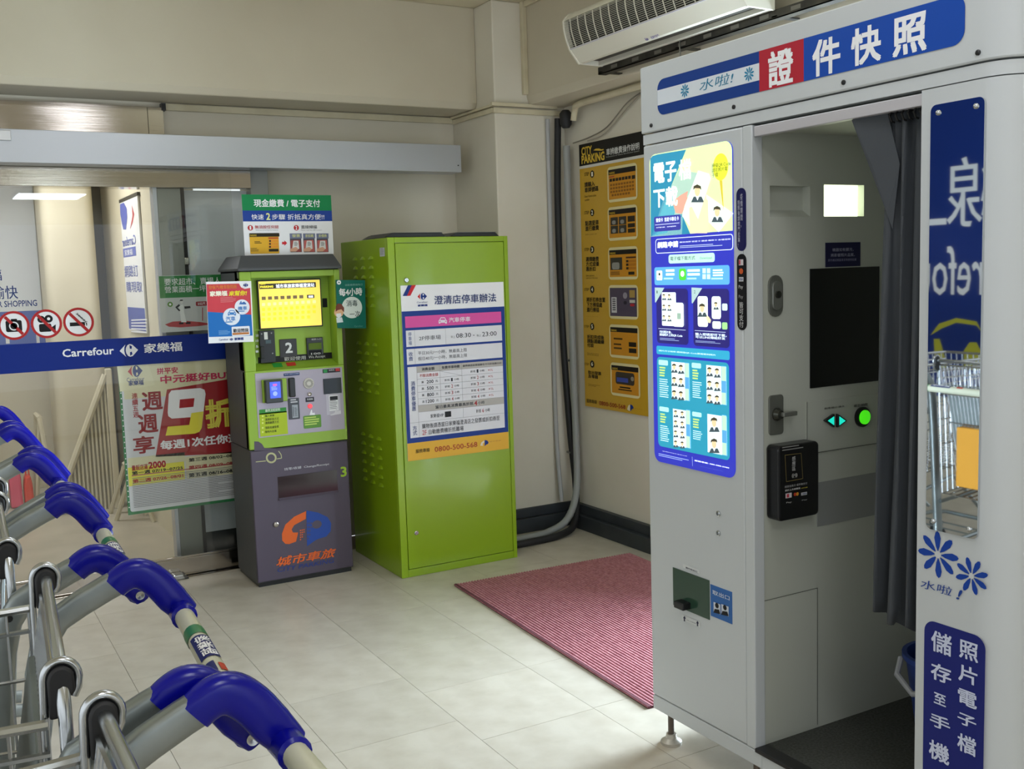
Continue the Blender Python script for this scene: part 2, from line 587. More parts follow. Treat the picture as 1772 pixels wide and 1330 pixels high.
# steel above the door, aluminium track cover, jamb
struct(MB().box(-2.7, 1.105, 5.695, YB - 0.001, 2.1, 2.44).build('trim_7', STEEL))
struct(MB().box(1.108, 1.185, 5.695, YB - 0.001, 2.1, 2.44).build('trim_8', STEEL))
rail = struct(MB().box(-1.2, 2.80, 5.455, 5.60, 2.115, 2.27).build('trim_9', ALU, bevel=0.002))
bx('rail_end_cap', CHROME, rail, -1.2, 0.435, 5.447, 5.455, 2.215, 2.262, bevel=0.002)
for px_ in (790,):
    bx('screw', BLACKP, rail, 2.775, 2.783, 5.4535, 5.456, 2.150, 2.157)
bx('bracket', BLACKP, rail, 1.178, 1.20, 5.69, 5.735, 2.425, 2.462)
hd = struct(MB().box(-1.6, 1.60, 5.60, YB - 0.001, 2.02, 2.114).build('trim_10', STEEL, bevel=0.002))
struct(MB().box(1.602, 1.70, 5.62, YB + 0.1, 0, 2.13).build('trim_11', M('grey_jamb', '8d8e8a', 0.4, 0.3), bevel=0.003))

# ---- sliding glass door leaf
XL0, XL1, YG = -1.15, 1.46, 5.484
door = struct(MB().box(XL0, XL1, YG, YG + 0.008, 0.10, 2.11).build('door_1', GLASS))
MB().box(XL0, XL1, 5.477, 5.502, 0.004, 0.092).box(XL0, XL1, 5.480, 5.499, 0.092, 0.104).build('bottom_rail', STEEL, door, bevel=0.002)
bx('door_band', M('band_blue', '0b287e', 0.35, spec=0.2), door, XL0, XL1, YG - 0.0012, YG - 0.0002, 1.122, 1.261)
S = sheet_y(door, YG - 0.0012, (0, 300, 3.911))
S.T('Carrefour', 420, 1190, 772, 1222, WH, 0.02)
store_logo(S, 806, 1158, 937, 1236, WH, WH, M('band_blue', '10308c'))
S.T('家樂福', 972, 1152, 1234, 1200, WH, 0.02)
S.done()
g = thing('door_guide', (1.05, 5.43, 0), 'small polished steel floor guide at the foot of the glass door', 'door guide')
MB().prism([(1.015, 0.0), (1.085, 0.0), (1.075, 0.028), (1.025, 0.028)], 1, 5.405, 5.47).build('guide_block', CHROME, g, bevel=0.006)
bx('base_plate', BLACKP, g, 1.0, 1.1, 5.41, 5.472, 0.0005, 0.005)

# ---- fixed side light with grey film
win = struct(bx('window_1', GLASS, None, 1.24, 1.60, 5.68, 5.688, 0.06, 2.02))
FILM = M('grey_film', 'f0f3fb', 0.2)
bx('film_panel', FILM, win, 1.26, 1.60, 5.70, 5.71, 0.16, 2.015)
bx('film_base', M('dark_base', '3c3f40', 0.5), win, 1.26, 1.60, 5.70, 5.712, 0.03, 0.16)
MB().box(1.115, 1.235, 5.64, 5.74, 0.0, 2.02).build('post', M('post_grey', '83867f', 0.35, 0.4), win, bevel=0.003)
bx('post_edge', ALU, win, 1.095, 1.114, 5.64, 5.72, 0.0, 2.02)
bx('hinge', STEEL, win, 1.232, 1.262, 5.655, 5.68, 1.62, 1.66, bevel=0.004)
bx('gasket', BLACKR, win, 1.235, 1.26, 5.672, 5.695, 0.05, 2.02)

# ---- corridor behind the door
CW = M('corridor_wall', 'd0c7ac', 0.7, noise=(2, 4, 'c5bb9f'), stains=(4, 0.68, 'a59b80'))
CWHITE = M('corridor_white', 'd9dad6', 0.6)
struct(bx('floor_corridor', CORRF, None, -2.7, 1.7, 5.745, 9.2, -0.05, -0.0005))
struct(bx('ceiling_corridor', CEIL, None, -2.7, 1.7, 5.87, 9.2, 2.6, 2.68))
struct(bx('wall_corridor_back', CW, None, -2.7, 1.7, 8.6, 8.7, 0, 2.6))
struct(bx('wall_corridor_right', CW, None, 1.22, 1.36, 5.90, 8.6, 0, 2.6))
struct(bx('wall_corridor_left', CW, None, -2.8, -2.7, 5.85, 9.2, 0, 2.6))
struct(MB().prism(rrect(0.76, 7.72, 1.10, 8.15, 0.07, 6), 2, 0, 2.6).build('wall_corridor_pillar', CW, smooth=True))
struct(bx('trim_12', M('dark_frame', '55524a', 0.5), None, 1.12, 1.22, 8.2, 8.5, 0, 2.6))
# welcome board on the far wall, lettering and blue panel
wb_ = thing('welcome_board', (0.2, 8.55, 0.9), 'large white welcome board with blue lettering on the corridor wall behind the glass', 'sign')
bx('board', CWHITE, wb_, -1.2, 0.80, 8.57, 8.598, 1.05, 2.35)
S = sheet_y(wb_, 8.57, (0, 300, 3.911))
S.R(-120, 942, 378, 1150, M('board_blue', '2b4b9c', 0.5), 1)
S.R(28, 1000, 66, 1150, CWHITE, 2)
S.R(238, 1020, 270, 1150, CWHITE, 2)
S.done()
gl_ = thing('glass_lettering', (0.3, YG - 0.001, 1.45), 'dark blue welcome lettering stuck on the glass door at far left', 'lettering')
S = sheet_y(gl_, YG, (0, 300, 3.911))
S.T('福', -70, 650, 14, 725, ink('243a6e'), 0.01)
S.T('愉快', -60, 762, 124, 848, ink('243a6e'), 0.01)
S.T('YOUR SHOPPING', -120, 868, 252, 896, ink('243a6e'), 0.012)
S.done()
def lamp(x, y, z, wx, wy, e, label, name='ceiling_lamp', cat='lamp', col='f6f8ff', group=None):
    t = thing(name, (x, y, z), label, cat, group)
    MB().box(x - wx / 2 - 0.02, x + wx / 2 + 0.02, y - wy / 2 - 0.02, y + wy / 2 + 0.02, z + 0.012, z + 0.06).build('housing', WHITEP, t, bevel=0.004)
    bx('diffuser', lit(col, e), t, x - wx / 2, x + wx / 2, y - wy / 2, y + wy / 2, z, z + 0.012)
    return t
lamp(1.05, 3.3, ZC - 0.06, 0.30, 1.25, LAMP_E, 'ceiling lamp above the floor in front of the kiosk')
lamp(1.38, 1.0, ZC - 0.06, 0.30, 1.25, LAMP_E, 'ceiling lamp above the photo booth entrance')
lamp(1.70, -5.05, 2.78, 0.85, 0.95, 20.0, 'square ceiling lamp at the rear of the hall', col='eaf6ff')
lamp(0.45, -0.6, ZC - 0.06, 0.30, 1.25, LAMP_E * 3.0, 'ceiling lamp behind the viewer')
lamp(0.3, 7.0, 2.54, 1.1, 0.5, LAMP2_E, 'ceiling lamp in the corridor behind the glass door')
# pull-up banner hung on the corridor wall
bn = thing('hanging_banner', (1.19, 6.9, 1.1), 'tall narrow white banner with blue print hanging on the corridor wall', 'banner')
bxn = 1.205
a_, b_ = on(207, 351, 0, bxn), on(237.5, 338, 0, bxn)
zb_ = on(255.8, 576.5, 0, bxn).z
bx('cloth', M('banner_cloth', 'd8d6cf', 0.7), bn, bxn, bxn + 0.012, b_.y, a_.y, zb_, b_.z)
bx('top_rod', BLACKP, bn, bxn - 0.004, bxn + 0.014, b_.y - 0.02, a_.y, b_.z, b_.z + 0.02)
S = sheet_x(bn, bxn, (130, 330, 4.928))
BB = ink('5560a8')
S.P([(383, 115), (415, 100), (440, 150), (445, 230), (435, 330), (412, 330), (398, 270), (386, 200)], BB, 1)
S.P([(483, 120), (505, 200), (490, 270), (468, 330), (490, 210)], ink('b8474a'), 1)
S.T('Carrefour', 400, 400, 520, 455, BB, 0.01, mirror=True)
S.R(408, 495, 522, 552, BB, 1)
S.T('家樂福', 422, 505, 492, 545, WH, 0.01)
S.T('網路訂', 420, 640, 540, 730, BB, 0.0)
S.T('購現取', 436, 775, 575, 865, BB, 0.0)
S.R(448, 990, 606, 1200, ink('41509e'), 1)
for i in range(5):
    S.P([(480, 1098 + 24 * i), (612, 1092 + 28 * i), (614, 1102 + 28 * i), (480, 1108 + 24 * i)], WH, 2)
S.done()
# stair railing, folding stands and goods beyond the glass
sr = thing('stair_railing', (0.9, 7.45, 0), 'cream stair railing with sloping handrail and upright bars behind the glass', 'railing')
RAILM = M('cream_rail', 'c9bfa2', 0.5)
yr = 7.45
p0, p1 = on(95, 880, 1, yr), on(182, 648, 1, yr)
MB().tube([(p0.x, yr, 0.03), (p1.x, yr, p1.z)], 0.022, 8).build('handrail', RAILM, sr, smooth=True)
nb = 15
for i in range(nb):
    t = (i + 0.6) / nb
    x = p0.x + (p1.x - p0.x) * t
    bx('upright_bar', RAILM, sr, x - 0.006, x + 0.006, yr + 0.002, yr + 0.014, 0.0, max(0.05, p1.z * t))
bx('end_post', RAILM, sr, p1.x, p1.x + 0.04, yr - 0.02, yr + 0.03, 0, p1.z + 0.04, bevel=0.006)
MB().prism([(p0.x, 0.0), (p1.x, 0.0), (p1.x, p1.z)], 1, yr + 0.02, yr + 0.03).build('back_panel', M('rail_dark_cream', 'a59a7c', 0.7), sr)  # triangular panel in a darker cream than the bars
def a_frame(name, x, y, wx, h, label, m):
    t = thing(name, (x, y, 0), label, 'folding stand')
    for s in (-1, 1):
        MB().tube([(x + s * wx, y - 0.1 * s, 0.0), (x, y, h)], 0.016, 6).build('leg', m, t)
        MB().tube([(x + s * wx, y + 0.25 - 0.1 * s, 0.0), (x, y + 0.25, h)], 0.016, 6).build('leg', m, t)
    MB().tube([(x, y - 0.01, h), (x, y + 0.26, h)], 0.02, 6).build('top_bar', m, t)
    MB().box(x - wx * 0.2, x + wx * 0.75, y + 0.02, y + 0.03, 0.25 * h, 0.8 * h).build('panel', m, t)
    return t
a_frame('folding_stand', 1.10, 6.95, 0.1, 0.34, 'small folding stand standing beside the railing behind the glass', RAILM)
a_frame('folding_ladder', 0.66, 7.85, 0.05, 0.62, 'tall narrow folding ladder against the corridor pillar', RAILM)
for i, (x, wd, hh, c, lb) in enumerate(((0.22, 0.12, 0.30, '3a3836', 'black bag among goods on the corridor floor'), (0.36, 0.13, 0.28, 'cfcfd3', 'silver grey bag among goods on the corridor floor'),
                                        (0.48, 0.08, 0.30, 'd8566f', 'pink package among goods on the corridor floor'), (0.56, 0.06, 0.22, 'd9432c', 'small orange package at right of the goods on the corridor floor'))):
    t = thing('goods_bag', (x, 7.95, 0), lb, 'bag', 'goods on the corridor floor')
    m = M('goods_' + c, c, 0.4, noise=(20, 3, 'dedede' if i == 1 else c))
    MB().prism([(x - wd / 2, 0), (x + wd / 2, 0), (x + wd * 0.46, hh * 0.7), (x + wd * 0.3, hh), (x - wd * 0.32, hh * 0.97), (x - wd * 0.5, hh * 0.6)], 1, 7.9, 8.02).build('bag_body', m, t, bevel=0.015)
    MB().tube([(x - wd * 0.2, 7.94, hh * 0.95), (x - wd * 0.12, 7.93, hh + 0.05), (x + wd * 0.12, 7.93, hh + 0.05), (x + wd * 0.2, 7.94, hh * 0.95)], 0.006, 6).build('bag_handle', m, t)

# ---- things stuck on the glass
def ban_sign(px, py, label, pic):
    c = on(px, py, 1, YG)
    t = thing('prohibition_sticker', (c.x, YG - 0.001, c.z), label, 'sticker', 'round red prohibition stickers on the glass door')
    S = sheet_y(t, YG, (0, 300, 3.911), base=0.0008)
    X, Y = px * 3.911, (py - 300) * 3.911
    S.C(X, Y, 98, WH, 1)
    S.ring(X, Y, 82, 98, ink('b02a2c'), 3)
    pic(S, X, Y)
    S.L(X - 62, Y - 58, X + 62, Y + 58, 0.014, ink('b02a2c'), 4)
    S.done()
def pic_cam(S, X, Y):
    S.R(X - 58, Y - 32, X + 58, Y + 40, BLK, 2, 0.008)
    S.R(X - 22, Y - 44, X + 22, Y - 30, BLK, 2, 0.004)
    S.C(X, Y + 4, 30, WH, 3)
    S.C(X, Y + 4, 22, BLK, 4)
def pic_cine(S, X, Y):
    S.R(X - 52, Y + 2, X + 36, Y + 52, BLK, 2, 0.008)
    S.P([(X + 36, Y + 22), (X + 62, Y + 4), (X + 62, Y + 46), (X + 36, Y + 34)], BLK, 2)
    S.C(X - 36, Y - 30, 24, BLK, 2)
    S.C(X + 14, Y - 34, 26, BLK, 2)
    S.C(X + 14, Y - 34, 10, WH, 3)
    S.C(X - 36, Y - 30, 9, WH, 3)
def pic_smoke(S, X, Y):
    S.R(X - 60, Y + 4, X + 44, Y + 24, BLK, 2)
    S.R(X + 50, Y + 4, X + 58, Y + 24, BLK, 2)
    for k in range(5):
        S.L(X - 18 + 14 * k, Y - 56 + 10 * k, X - 6 + 14 * k, Y - 48 + 14 * k, 0.003, BLK, 2)
        S.L(X - 10 + 14 * k, Y - 62 + 14 * k, X + 2 + 14 * k, Y - 42 + 10 * k, 0.003, BLK, 2)
ban_sign(24, 563, 'round no-photography sticker on the glass door, leftmost of three', pic_cam)
ban_sign(80.5, 560, 'round no-filming sticker with cine camera on the glass door, middle of three', pic_cine)
ban_sign(136, 557, 'round no-smoking sticker on the glass door, rightmost of three', pic_smoke)

# big discount poster behind the glass
YP = YG + 0.0105
def board_y(name, y, c0, c1, label, cat, mat, th=0.002):
    """thin board at plane y from two pixel corners"""
    a, b = on(*c0, 1, y), on(*c1, 1, y)
    t = thing(name, ((a.x + b.x) / 2, y, b.z), label, cat)
    bx('sheet', mat, t, a.x, b.x, y, y + th, b.z, a.z)
    return t
dp = thing('discount_poster', (1.12, YP, 0.355), 'large red, white and yellow discount poster on the glass door', 'poster')
a, b = on(204, 640, 1, YP), on(222, 893, 1, YP)
PGREEN = ink('2f7d4a')
bx('sheet', PGREEN, dp, 0.838, 1.455, YP, YP + 0.0015, 0.357, 1.118)
S = sheet_y(dp, YP, (0, 600, 3.324), base=0.0004)
YEL, CRM, DR, MAG = ink('ece34a'), ink('e4ddb8'), ink('a8232a'), ink('c22a55')
u0 = 0.850
S.poly(rrect(u0, 0.372, 1.452, 1.118, 0.012), ink('dcdbe0'), 1)
S.R(700, 90, 1460, 240, CRM, 2)
S.P([(672, 105), (850, 92), (892, 218), (690, 258)], ink('e9e3c0'), 3)
store_logo(S, 732, 108, 822, 170, REDI, NAVY, ink('e9e3c0'), 4)
S.T('Carrefour', 728, 178, 830, 194, NAVY, 0, 4)
S.T('家樂福', 738, 196, 826, 218, NAVY, 0.02, 4)
S.T('拼平安', 900, 122, 1024, 150, MAG, 0.03, 4)
S.T('中元挺好BUY', 920, 165, 1345, 180, MAG, 0.035, 4)
S.P([(960, 245), (1460, 160), (1460, 605), (895, 632), (930, 420)], DR, 3)
S.T('連\n續\n五\n週', 756, 266, 800, 404, DR, 0.012, 4)
S.T('週', 812, 262, 938, 358, ink('8e1d22'), 0.025, 4)
S.T('週', 790, 392, 912, 488, ink('8e1d22'), 0.025, 4)
S.T('享', 762, 518, 892, 605, ink('8e1d22'), 0.025, 4)
S.P([(985, 250), (1150, 236), (1176, 246), (1182, 270), (1160, 465), (1146, 488), (1120, 498), (952, 510), (964, 458), (1088, 448), (1096, 404), (988, 412), (968, 398), (964, 378), (970, 272)], WH, 5)
S.P([(1160, 465), (1146, 488), (1120, 498), (952, 510), (964, 458), (1088, 448), (1100, 380), (1170, 370)], ink('ece04a'), 6)
S.P([(1034, 302), (1118, 294), (1112, 344), (1030, 352)], DR, 6)
S.T('折', 1175, 305, 1345, 455, ink('e6d957'), 0.05, 5)
S.T('每週1次任你選', 920, 540, 1380, 545, WH, 0.035, 5)
S.R(735, 695, 1065, 762, YEL, 3)
S.R(735, 640, 1065, 658, CRM, 3)
S.R(1065, 632, 1440, 716, CRM, 3)
S.T('量販店滿', 756, 682, 850, 702, DR, 0.02, 5)
S.T('2000', 852, 662, 955, 690, DR, 0.04, 5)
S.T('第一週 07/19~07/25', 758, 716, 1052, 703, BLK, 0.025, 5)
S.T('第二週 07/26~08/01', 762, 762, 1054, 749, DR, 0.025, 5)
S.T('第三週 08/02~08/08', 1085, 640, 1380, 628, BLK, 0.025, 5)
S.T('第四週 08/09~08/15', 1085, 684, 1380, 671, DR, 0.025, 5)
S.T('第五週 08/16~08/22', 1085, 728, 1380, 716, BLK, 0.025, 5)
S.poly(rrect(0.868, 0.556, 1.40, 0.561, 0), ink('b8606a'), 4)
for i in range(18):
    v = 0.545 - i * 0.0088
    S.poly(rrect(0.868, v - 0.003, 1.42 - (0.12 if i % 5 == 4 else 0.0), v, 0), ink('8b8a90'), 4)
for i in range(26):
    S.poly([(0.8425, 1.10 - i * 0.028), (0.8475, 1.10 - i * 0.028), (0.8475, 1.094 - i * 0.028), (0.8425, 1.094 - i * 0.028)], WH, 2)
S.done()
# green crowd-limit notice behind the glass
gn = thing('crowd_notice', (1.23, YP, 1.28), 'green and white crowd-limit notice on the glass behind the kiosk', 'notice')
bx('sheet', ink('c9cccb'), gn, 1.062, 1.46, YP, YP + 0.0015, 1.278, 1.567)
S = sheet_y(gn, YP, (130, 330, 4.928), base=0.0004)
S.R(712, 728, 1400, 890, ink('2f8040'), 1)
S.T('要求超市、賣場人流', 758, 748, 1300, 792, WH, 0.01)
S.T('營業面積一坪一人', 762, 815, 1230, 855, WH, 0.01)
S.C(810, 968, 22, ink('5c8f2c'), 2)
S.C(810, 968, 10, WH, 3)
S.P([(765, 1140), (830, 1115), (940, 1108), (1060, 1118), (1180, 1135), (1060, 1152), (900, 1164), (800, 1158)], ink('b8474a'), 2)
S.R(1028, 945, 1130, 978, ink('9c2130'), 2, 0.006)
S.T('2公尺', 1044, 950, 1112, 972, WH, 0.02)
S.P([(892, 930), (918, 928), (920, 950), (912, 968), (898, 962)], ink('dcdcd8'), 3)
S.P([(890, 940), (896, 928), (918, 928), (918, 938)], BLK, 4)
S.P([(885, 975), (922, 968), (930, 1040), (950, 1120), (905, 1120), (895, 1050)], ink('e6e8e6'), 3)
S.P([(853, 992), (885, 965), (895, 978), (872, 996), (896, 1018), (888, 1028)], BLK, 4)
S.P([(930, 985), (980, 982), (984, 998), (934, 1006)], BLK, 4)
S.R(886, 1122, 924, 1136, BLK, 4)
S.R(944, 1120, 984, 1134, BLK, 4)
S.L(1086, 1108, 1086, 995, 0.004, ink('b8474a'), 4)
S.done()

# ================================================================== payment kiosk
KX0, KX1, KY0, KY1, KZ = 1.353, 1.862, 5.024, 5.387, 1.575
kk = thing('payment_kiosk', ((KX0 + KX1) / 2, (KY0 + KY1) / 2, 0), 'lime green and dark purple parking payment kiosk with yellow touch screen', 'kiosk')
bx('plinth', BLACKP, kk, KX0 + 0.01, KX1 - 0.01, KY0 + 0.012, KY1, 0, 0.03)
bx('lower_body', DARKK, kk, KX0, KX1, KY0 + 0.006, KY1, 0.022, 0.694, bevel=0.004)
ld = bx('lower_door', PURP, kk, KX0 + 0.002, KX1 - 0.002, KY0, KY0 + 0.02, 0.026, 0.69, bevel=0.004)
# upper housing: side walls, back, frame round the recess
YRC = 5.115
ub = MB()
ub.box(KX0, KX0 + 0.012, KY0 + 0.012, KY1, 0.698, KZ).box(KX1 - 0.012, KX1, KY0 + 0.012, KY1, 0.698, KZ).box(KX0, KX1, KY1 - 0.012, KY1, 0.698, KZ)
ub.box(KX0, KX1, KY0 + 0.012, KY1, KZ - 0.01, KZ)
ub.build('upper_body', DARKK, kk, bevel=0.003)
fr = MB()
fr.box(KX0, 1.408, KY0, YRC, 1.085, KZ - 0.004).box(1.832, KX1, KY0, YRC, 1.085, KZ - 0.004).box(1.408, 1.832, KY0, YRC, 1.54, KZ - 0.004)
fr.box(KX0, KX1, KY0, KY0 + 0.05, 0.698, 1.085)
fr.build('front_frame', GREENK, kk, bevel=0.003)
bx('recess_panel', GREENK, kk, 1.408, 1.832, YRC, YRC + 0.01, 1.085, 1.545)
MB().prism([(KY0 + 0.004, 1.086), (YRC, 1.086), (YRC, 1.115)], 0, 1.408, 1.832).build('shelf', GREENK, kk)
# hood
hb = [(KX0 - 0.012, KY0 - 0.02), (KX1 + 0.006, KY0 - 0.02), (KX1 + 0.006, KY1), (KX0 - 0.012, KY1)]
ht = [(KX0 + 0.022, KY0 + 0.035), (KX1 - 0.016, KY0 + 0.035), (KX1 - 0.016, KY1 - 0.05), (KX0 + 0.022, KY1 - 0.05)]
hv = [(p[0], p[1], KZ) for p in hb] + [(p[0], p[1], KZ + 0.012) for p in hb] + [(p[0], p[1], KZ + 0.075) for p in ht]
hf = [(3, 2, 1, 0), (8, 9, 10, 11)]
for i in range(4):
    j = (i + 1) % 4
    hf += [(i, j, j + 4, i + 4), (i + 4, j + 4, j + 8, i + 8)]
MB().add(hv, hf).build('hood', DARKK, kk, bevel=0.004)
# touch screen
yS = YRC - 0.022
a, b = on(446, 486, 1, yS), on(556, 566, 1, yS)
sx0, sx1, sz1, sz0 = on(447, 487, 1, yS).x, on(553, 485, 1, yS).x, on(447, 487, 1, yS).z, on(453, 568, 1, yS).z
scn = bx('screen', BLACKP, kk, sx0 - 0.006, sx1 + 0.006, yS + 0.001, YRC, sz0 - 0.006, sz1 + 0.006, bevel=0.002)
bx('screen_glass', lit('efd45a', 0.62), scn, sx0, sx1, yS, yS + 0.001, sz0, sz1)
S = sheet_y(scn, yS, (340, 320, 5.5375), base=0.0003)
S.R(600, 948, 1145, 978, lit('2a2410', 0.3), 1)
S.T('CITY', 612, 944, 662, 955, lit('f3df40', 0.9), 0.03)
S.T('PARKING', 610, 966, 735, 982, lit('f3df40', 0.9), 0.04)
S.T('城市車旅家樂福澄清站', 758, 950, 1130, 975, lit('eef2ff', 0.8), 0.02)
for i in range(7):
    x = 624 + 60 * i
    S.R(x, 1070 - 2.5 * i, x + 40, 1100 - 2.5 * i, lit('6b5a3c', 0.5), 1)
S.R(1058, 1052, 1130, 1082, lit('2a2410', 0.3), 1)
S.T('確認', 1070, 1058, 1118, 1078, lit('eef2ff', 0.8), 0.03)
for r in range(4):
    for i in range(10 if r < 3 else 9):
        x = 626 + 54 * i
        S.R(x, 1130 + 48 * r - 3.0 * i, x + 32, 1158 + 48 * r - 3.0 * i, lit('eec524' if r else 'f2ea90', 0.8), 1, 0.003)
S.done('screen_graphics', 'screen_lettering')
# items on the recess panel
def plate_y(name, mat, y0, y1, x0, z0, x1, z1, z=(400, 540, 5.5417), par=kk, bevel=0.002):
    S = sheet_y(None, y0, z, base=0)
    a, b = S.uv(x0, z0), S.uv(x1, z1)
    return bx(name, mat, par, min(a[0], b[0]), max(a[0], b[0]), y0, y1, min(a[1], b[1]), max(a[1], b[1]), bevel=bevel)
ZK = (400, 540, 5.5417)
cu = plate_y('coin_unit', BLACKP, YRC - 0.02, YRC, 268, 180, 432, 480)
bx('coin_chute', BLACKR, cu, 1.452, 1.472, YRC - 0.034, YRC - 0.02, 1.14, 1.20, bevel=0.003)
S = sheet_y(cu, YRC - 0.02, ZK)
S.R(314, 192, 352, 260, ink('d8d8d2'), 1)
S.R(330, 268, 384, 298, ink('4f5f63'), 1)
for (x, y) in ((292, 208), (386, 200), (304, 402), (398, 394)):
    S.C(x, y, 7, ink('9b9b98'), 1, 12)
for (y, t) in ((212, '50'), (262, '10'), (318, '5'), (365, '1')):
    S.T(t, 234, y, 262, y + 22, ink('bdbdbd'), 0.02)
S.done()
n2 = plate_y('number_plate', M('plate_dark', '2c2a2c', 0.5), YRC - 0.006, YRC, 462, 262, 636, 425)
S = sheet_y(n2, YRC - 0.006, ZK)
S.T('2', 516, 292, 590, 388, ink('d9dada'), 0.03)
S.done()
bl = plate_y('bill_slot', BLACKP, YRC - 0.012, YRC, 722, 248, 888, 405)
S = sheet_y(bl, YRC - 0.012, ZK)
S.T('紙鈔入口', 770, 252, 862, 264, ink('c9c9c9'), 0.01)
S.R(742, 298, 868, 352, ink('5c7420'), 1)
S.R(742, 368, 868, 400, ink('08080a'), 1)
S.T('100', 765, 390, 858, 402, ink('c9c9c9'), 0.02)
S.done()
# black strip along the foot of the recess panel, coloured tags on the shelf
bx('lettered_strip', ink('1d1c1c'), kk, 1.445, 1.831, YRC - 0.003, YRC, 1.1155, 1.146)
S = sheet_y(kk, YRC - 0.003, ZK)
S.TU('歡迎使用', 1.578, 1.1185, 1.690, 1.1385, ink('d0d0cc'), 0.0)
S.TU('We Accept', 1.705, 1.1185, 1.795, 1.1365, ink('d0d0cc'), 0.01)
S.done()
S = Sheet(kk, (0, KY0 + 0.004, 1.086), (1, 0, 0), (0, 0.9486, 0.3164), (0, -0.3164, 0.9486), 0.0008, ZK)
S.P([(390, 492), (480, 486), (498, 524), (408, 530)], ink('2f9a44'), 1)
S.P([(522, 484), (612, 478), (624, 510), (540, 518)], ink('c2342c'), 1)
S.done()
S = sheet_y(kk, YRC, (340, 320, 5.5375))
S.T('1', 1204, 1086, 1254, 1170, BLK, 0.03)
S.done()
# lavender panel
lp = plate_y('control_panel', LAV, KY0 - 0.002, KY0 + 0.002, 228, 588, 1092, 1118, bevel=0.001)
YL = KY0 - 0.002
rd = plate_y('card_reader', M('reader_grey', '35383a', 0.4), YL - 0.035, YL, 325, 655, 505, 862, par=lp, bevel=0.005)
bx('reader_mount', GREENK, lp, on(452, 662, 1, YL).x, on(495, 662, 1, YL).x, YL - 0.012, YL, on(453, 697, 1, YL).z, on(453, 657, 1, YL).z, bevel=0.003)
S = sheet_y(rd, YL - 0.035, ZK)
S.R(368, 672, 478, 818, lit('3d55e6', 0.85), 1)
S.R(398, 688, 440, 705, lit('b85aa0', 0.7), 2)
S.lines(385, 715, 445, 750, 3, lit('7f92ff', 0.9), 2)
S.C(422, 780, 22, lit('7f92ff', 0.9), 2, 18)
S.done('reader_screen')
sl = plate_y('card_slot', BLACKP, YL - 0.02, YL, 552, 632, 624, 812, par=lp, bevel=0.006)
cp_ = plate_y('card_plate', M('slate_plate', '3a3d44', 0.45), YL - 0.004, YL, 545, 830, 662, 1020, par=lp)
S = sheet_y(cp_, YL - 0.004, ZK)
S.lines(568, 835, 640, 872, 2, ink('b9b9bd'), 1, 0.6)
S.R(582, 890, 645, 1008, ink('9aa0a6'), 1)
S.R(590, 905, 600, 1000, BLK, 2)
S.lines(604, 915, 638, 1000, 7, ink('62676c'), 2, 0.45)
S.done()
c = on(400 + 742 / 5.5417, 540 + 682 / 5.5417, 1, YL)
g = MB().lathe([(0.0275, 0), (0.0275, -0.004), (0.024, -0.007), (0.002, -0.007)], (c.x, YL, c.z), 1, 24).build('speaker_grille', M('grille_ivory', 'c9c5bb', 0.4), lp, smooth=True)
slot = None
for i in range(18):
    th = 2 * math.pi * i / 18
    m_ = MB()
    u, v = math.cos(th), math.sin(th)
    m_.add([(c.x + u * 0.011 - v * 0.0012, YL - 0.0076, c.z + v * 0.011 + u * 0.0012), (c.x + u * 0.022 - v * 0.002, YL - 0.0076, c.z + v * 0.022 + u * 0.002),
            (c.x + u * 0.022 + v * 0.002, YL - 0.0076, c.z + v * 0.022 - u * 0.002), (c.x + u * 0.011 + v * 0.0012, YL - 0.0076, c.z + v * 0.011 - u * 0.0012)], [(0, 1, 2, 3)])
    m_.build('grille_slot', ink('6f6a62'), g)
c = on(400 + 750 / 5.5417, 540 + 785 / 5.5417, 1, YL)
MB().lathe([(0.010, 0), (0.010, -0.006), (0.007, -0.008), (0.001, -0.006)], (c.x, YL, c.z), 1, 18).build('camera_eye', [STEEL], lp, smooth=True)
c = on(400 + 755 / 5.5417, 540 + 900 / 5.5417, 1, YL)
MB().lathe([(0.0115, 0), (0.0115, -0.005), (0.008, -0.008), (0.001, -0.008)], (c.x, YL, c.z), 1, 18).build('call_button', lit('ff4a55', 0.7), lp, smooth=True)
rw = plate_y('receipt_window', SCREENB, YL - 0.003, YL, 882, 640, 1062, 772, par=lp, bevel=0.001)
S = sheet_y(lp, YL, ZK)
S.R(502, 588, 656, 602, ink('2d3a63'), 1)
S.T('悠遊卡請於此感應', 510, 592, 648, 592, ink('b9c3de'), 0.01)
S.R(876, 548, 1046, 572, ink('26282c'), 1)
S.R(884, 552, 922, 578, ink('2f8a4a'), 2)
S.R(1000, 538, 1040, 562, ink('c23a3c'), 2)
S.T('感應區', 935, 548, 990, 560, ink('c9c9c9'), 0.01)
S.R(712, 818, 796, 855, ink('33303a'), 1)
S.T('對講機', 726, 826, 782, 840, ink('d0d0d0'), 0.01)
S.R(908, 785, 1052, 972, ink('bdb9c4'), 1)
S.R(936, 800, 1030, 940, ink('e3e3e6'), 2)
S.R(945, 808, 1022, 838, ink('26262a'), 3)
S.lines(942, 850, 1026, 930, 6, ink('77777c'), 3, 0.35)
S.P([(944, 985), (990, 965), (1012, 905), (1024, 912), (1010, 950), (1050, 940), (1052, 972), (960, 990)], ink('d6d3da'), 4)
S.P([(750, 985), (765, 935), (775, 935), (778, 965), (800, 962), (802, 985)], ink('e6e6ea'), 3)
S.R(690, 995, 866, 1100, ink('5f8f3c'), 2, 0.006)
S.lines(702, 1008, 852, 1080, 4, ink('b9cf6a'), 3, 0.55)
S.R(268, 935, 530, 958, ink('3c8a3e'), 2)
S.T('繳費流程說明', 326, 930, 468, 945, ink('e6f0d8'), 0.01)
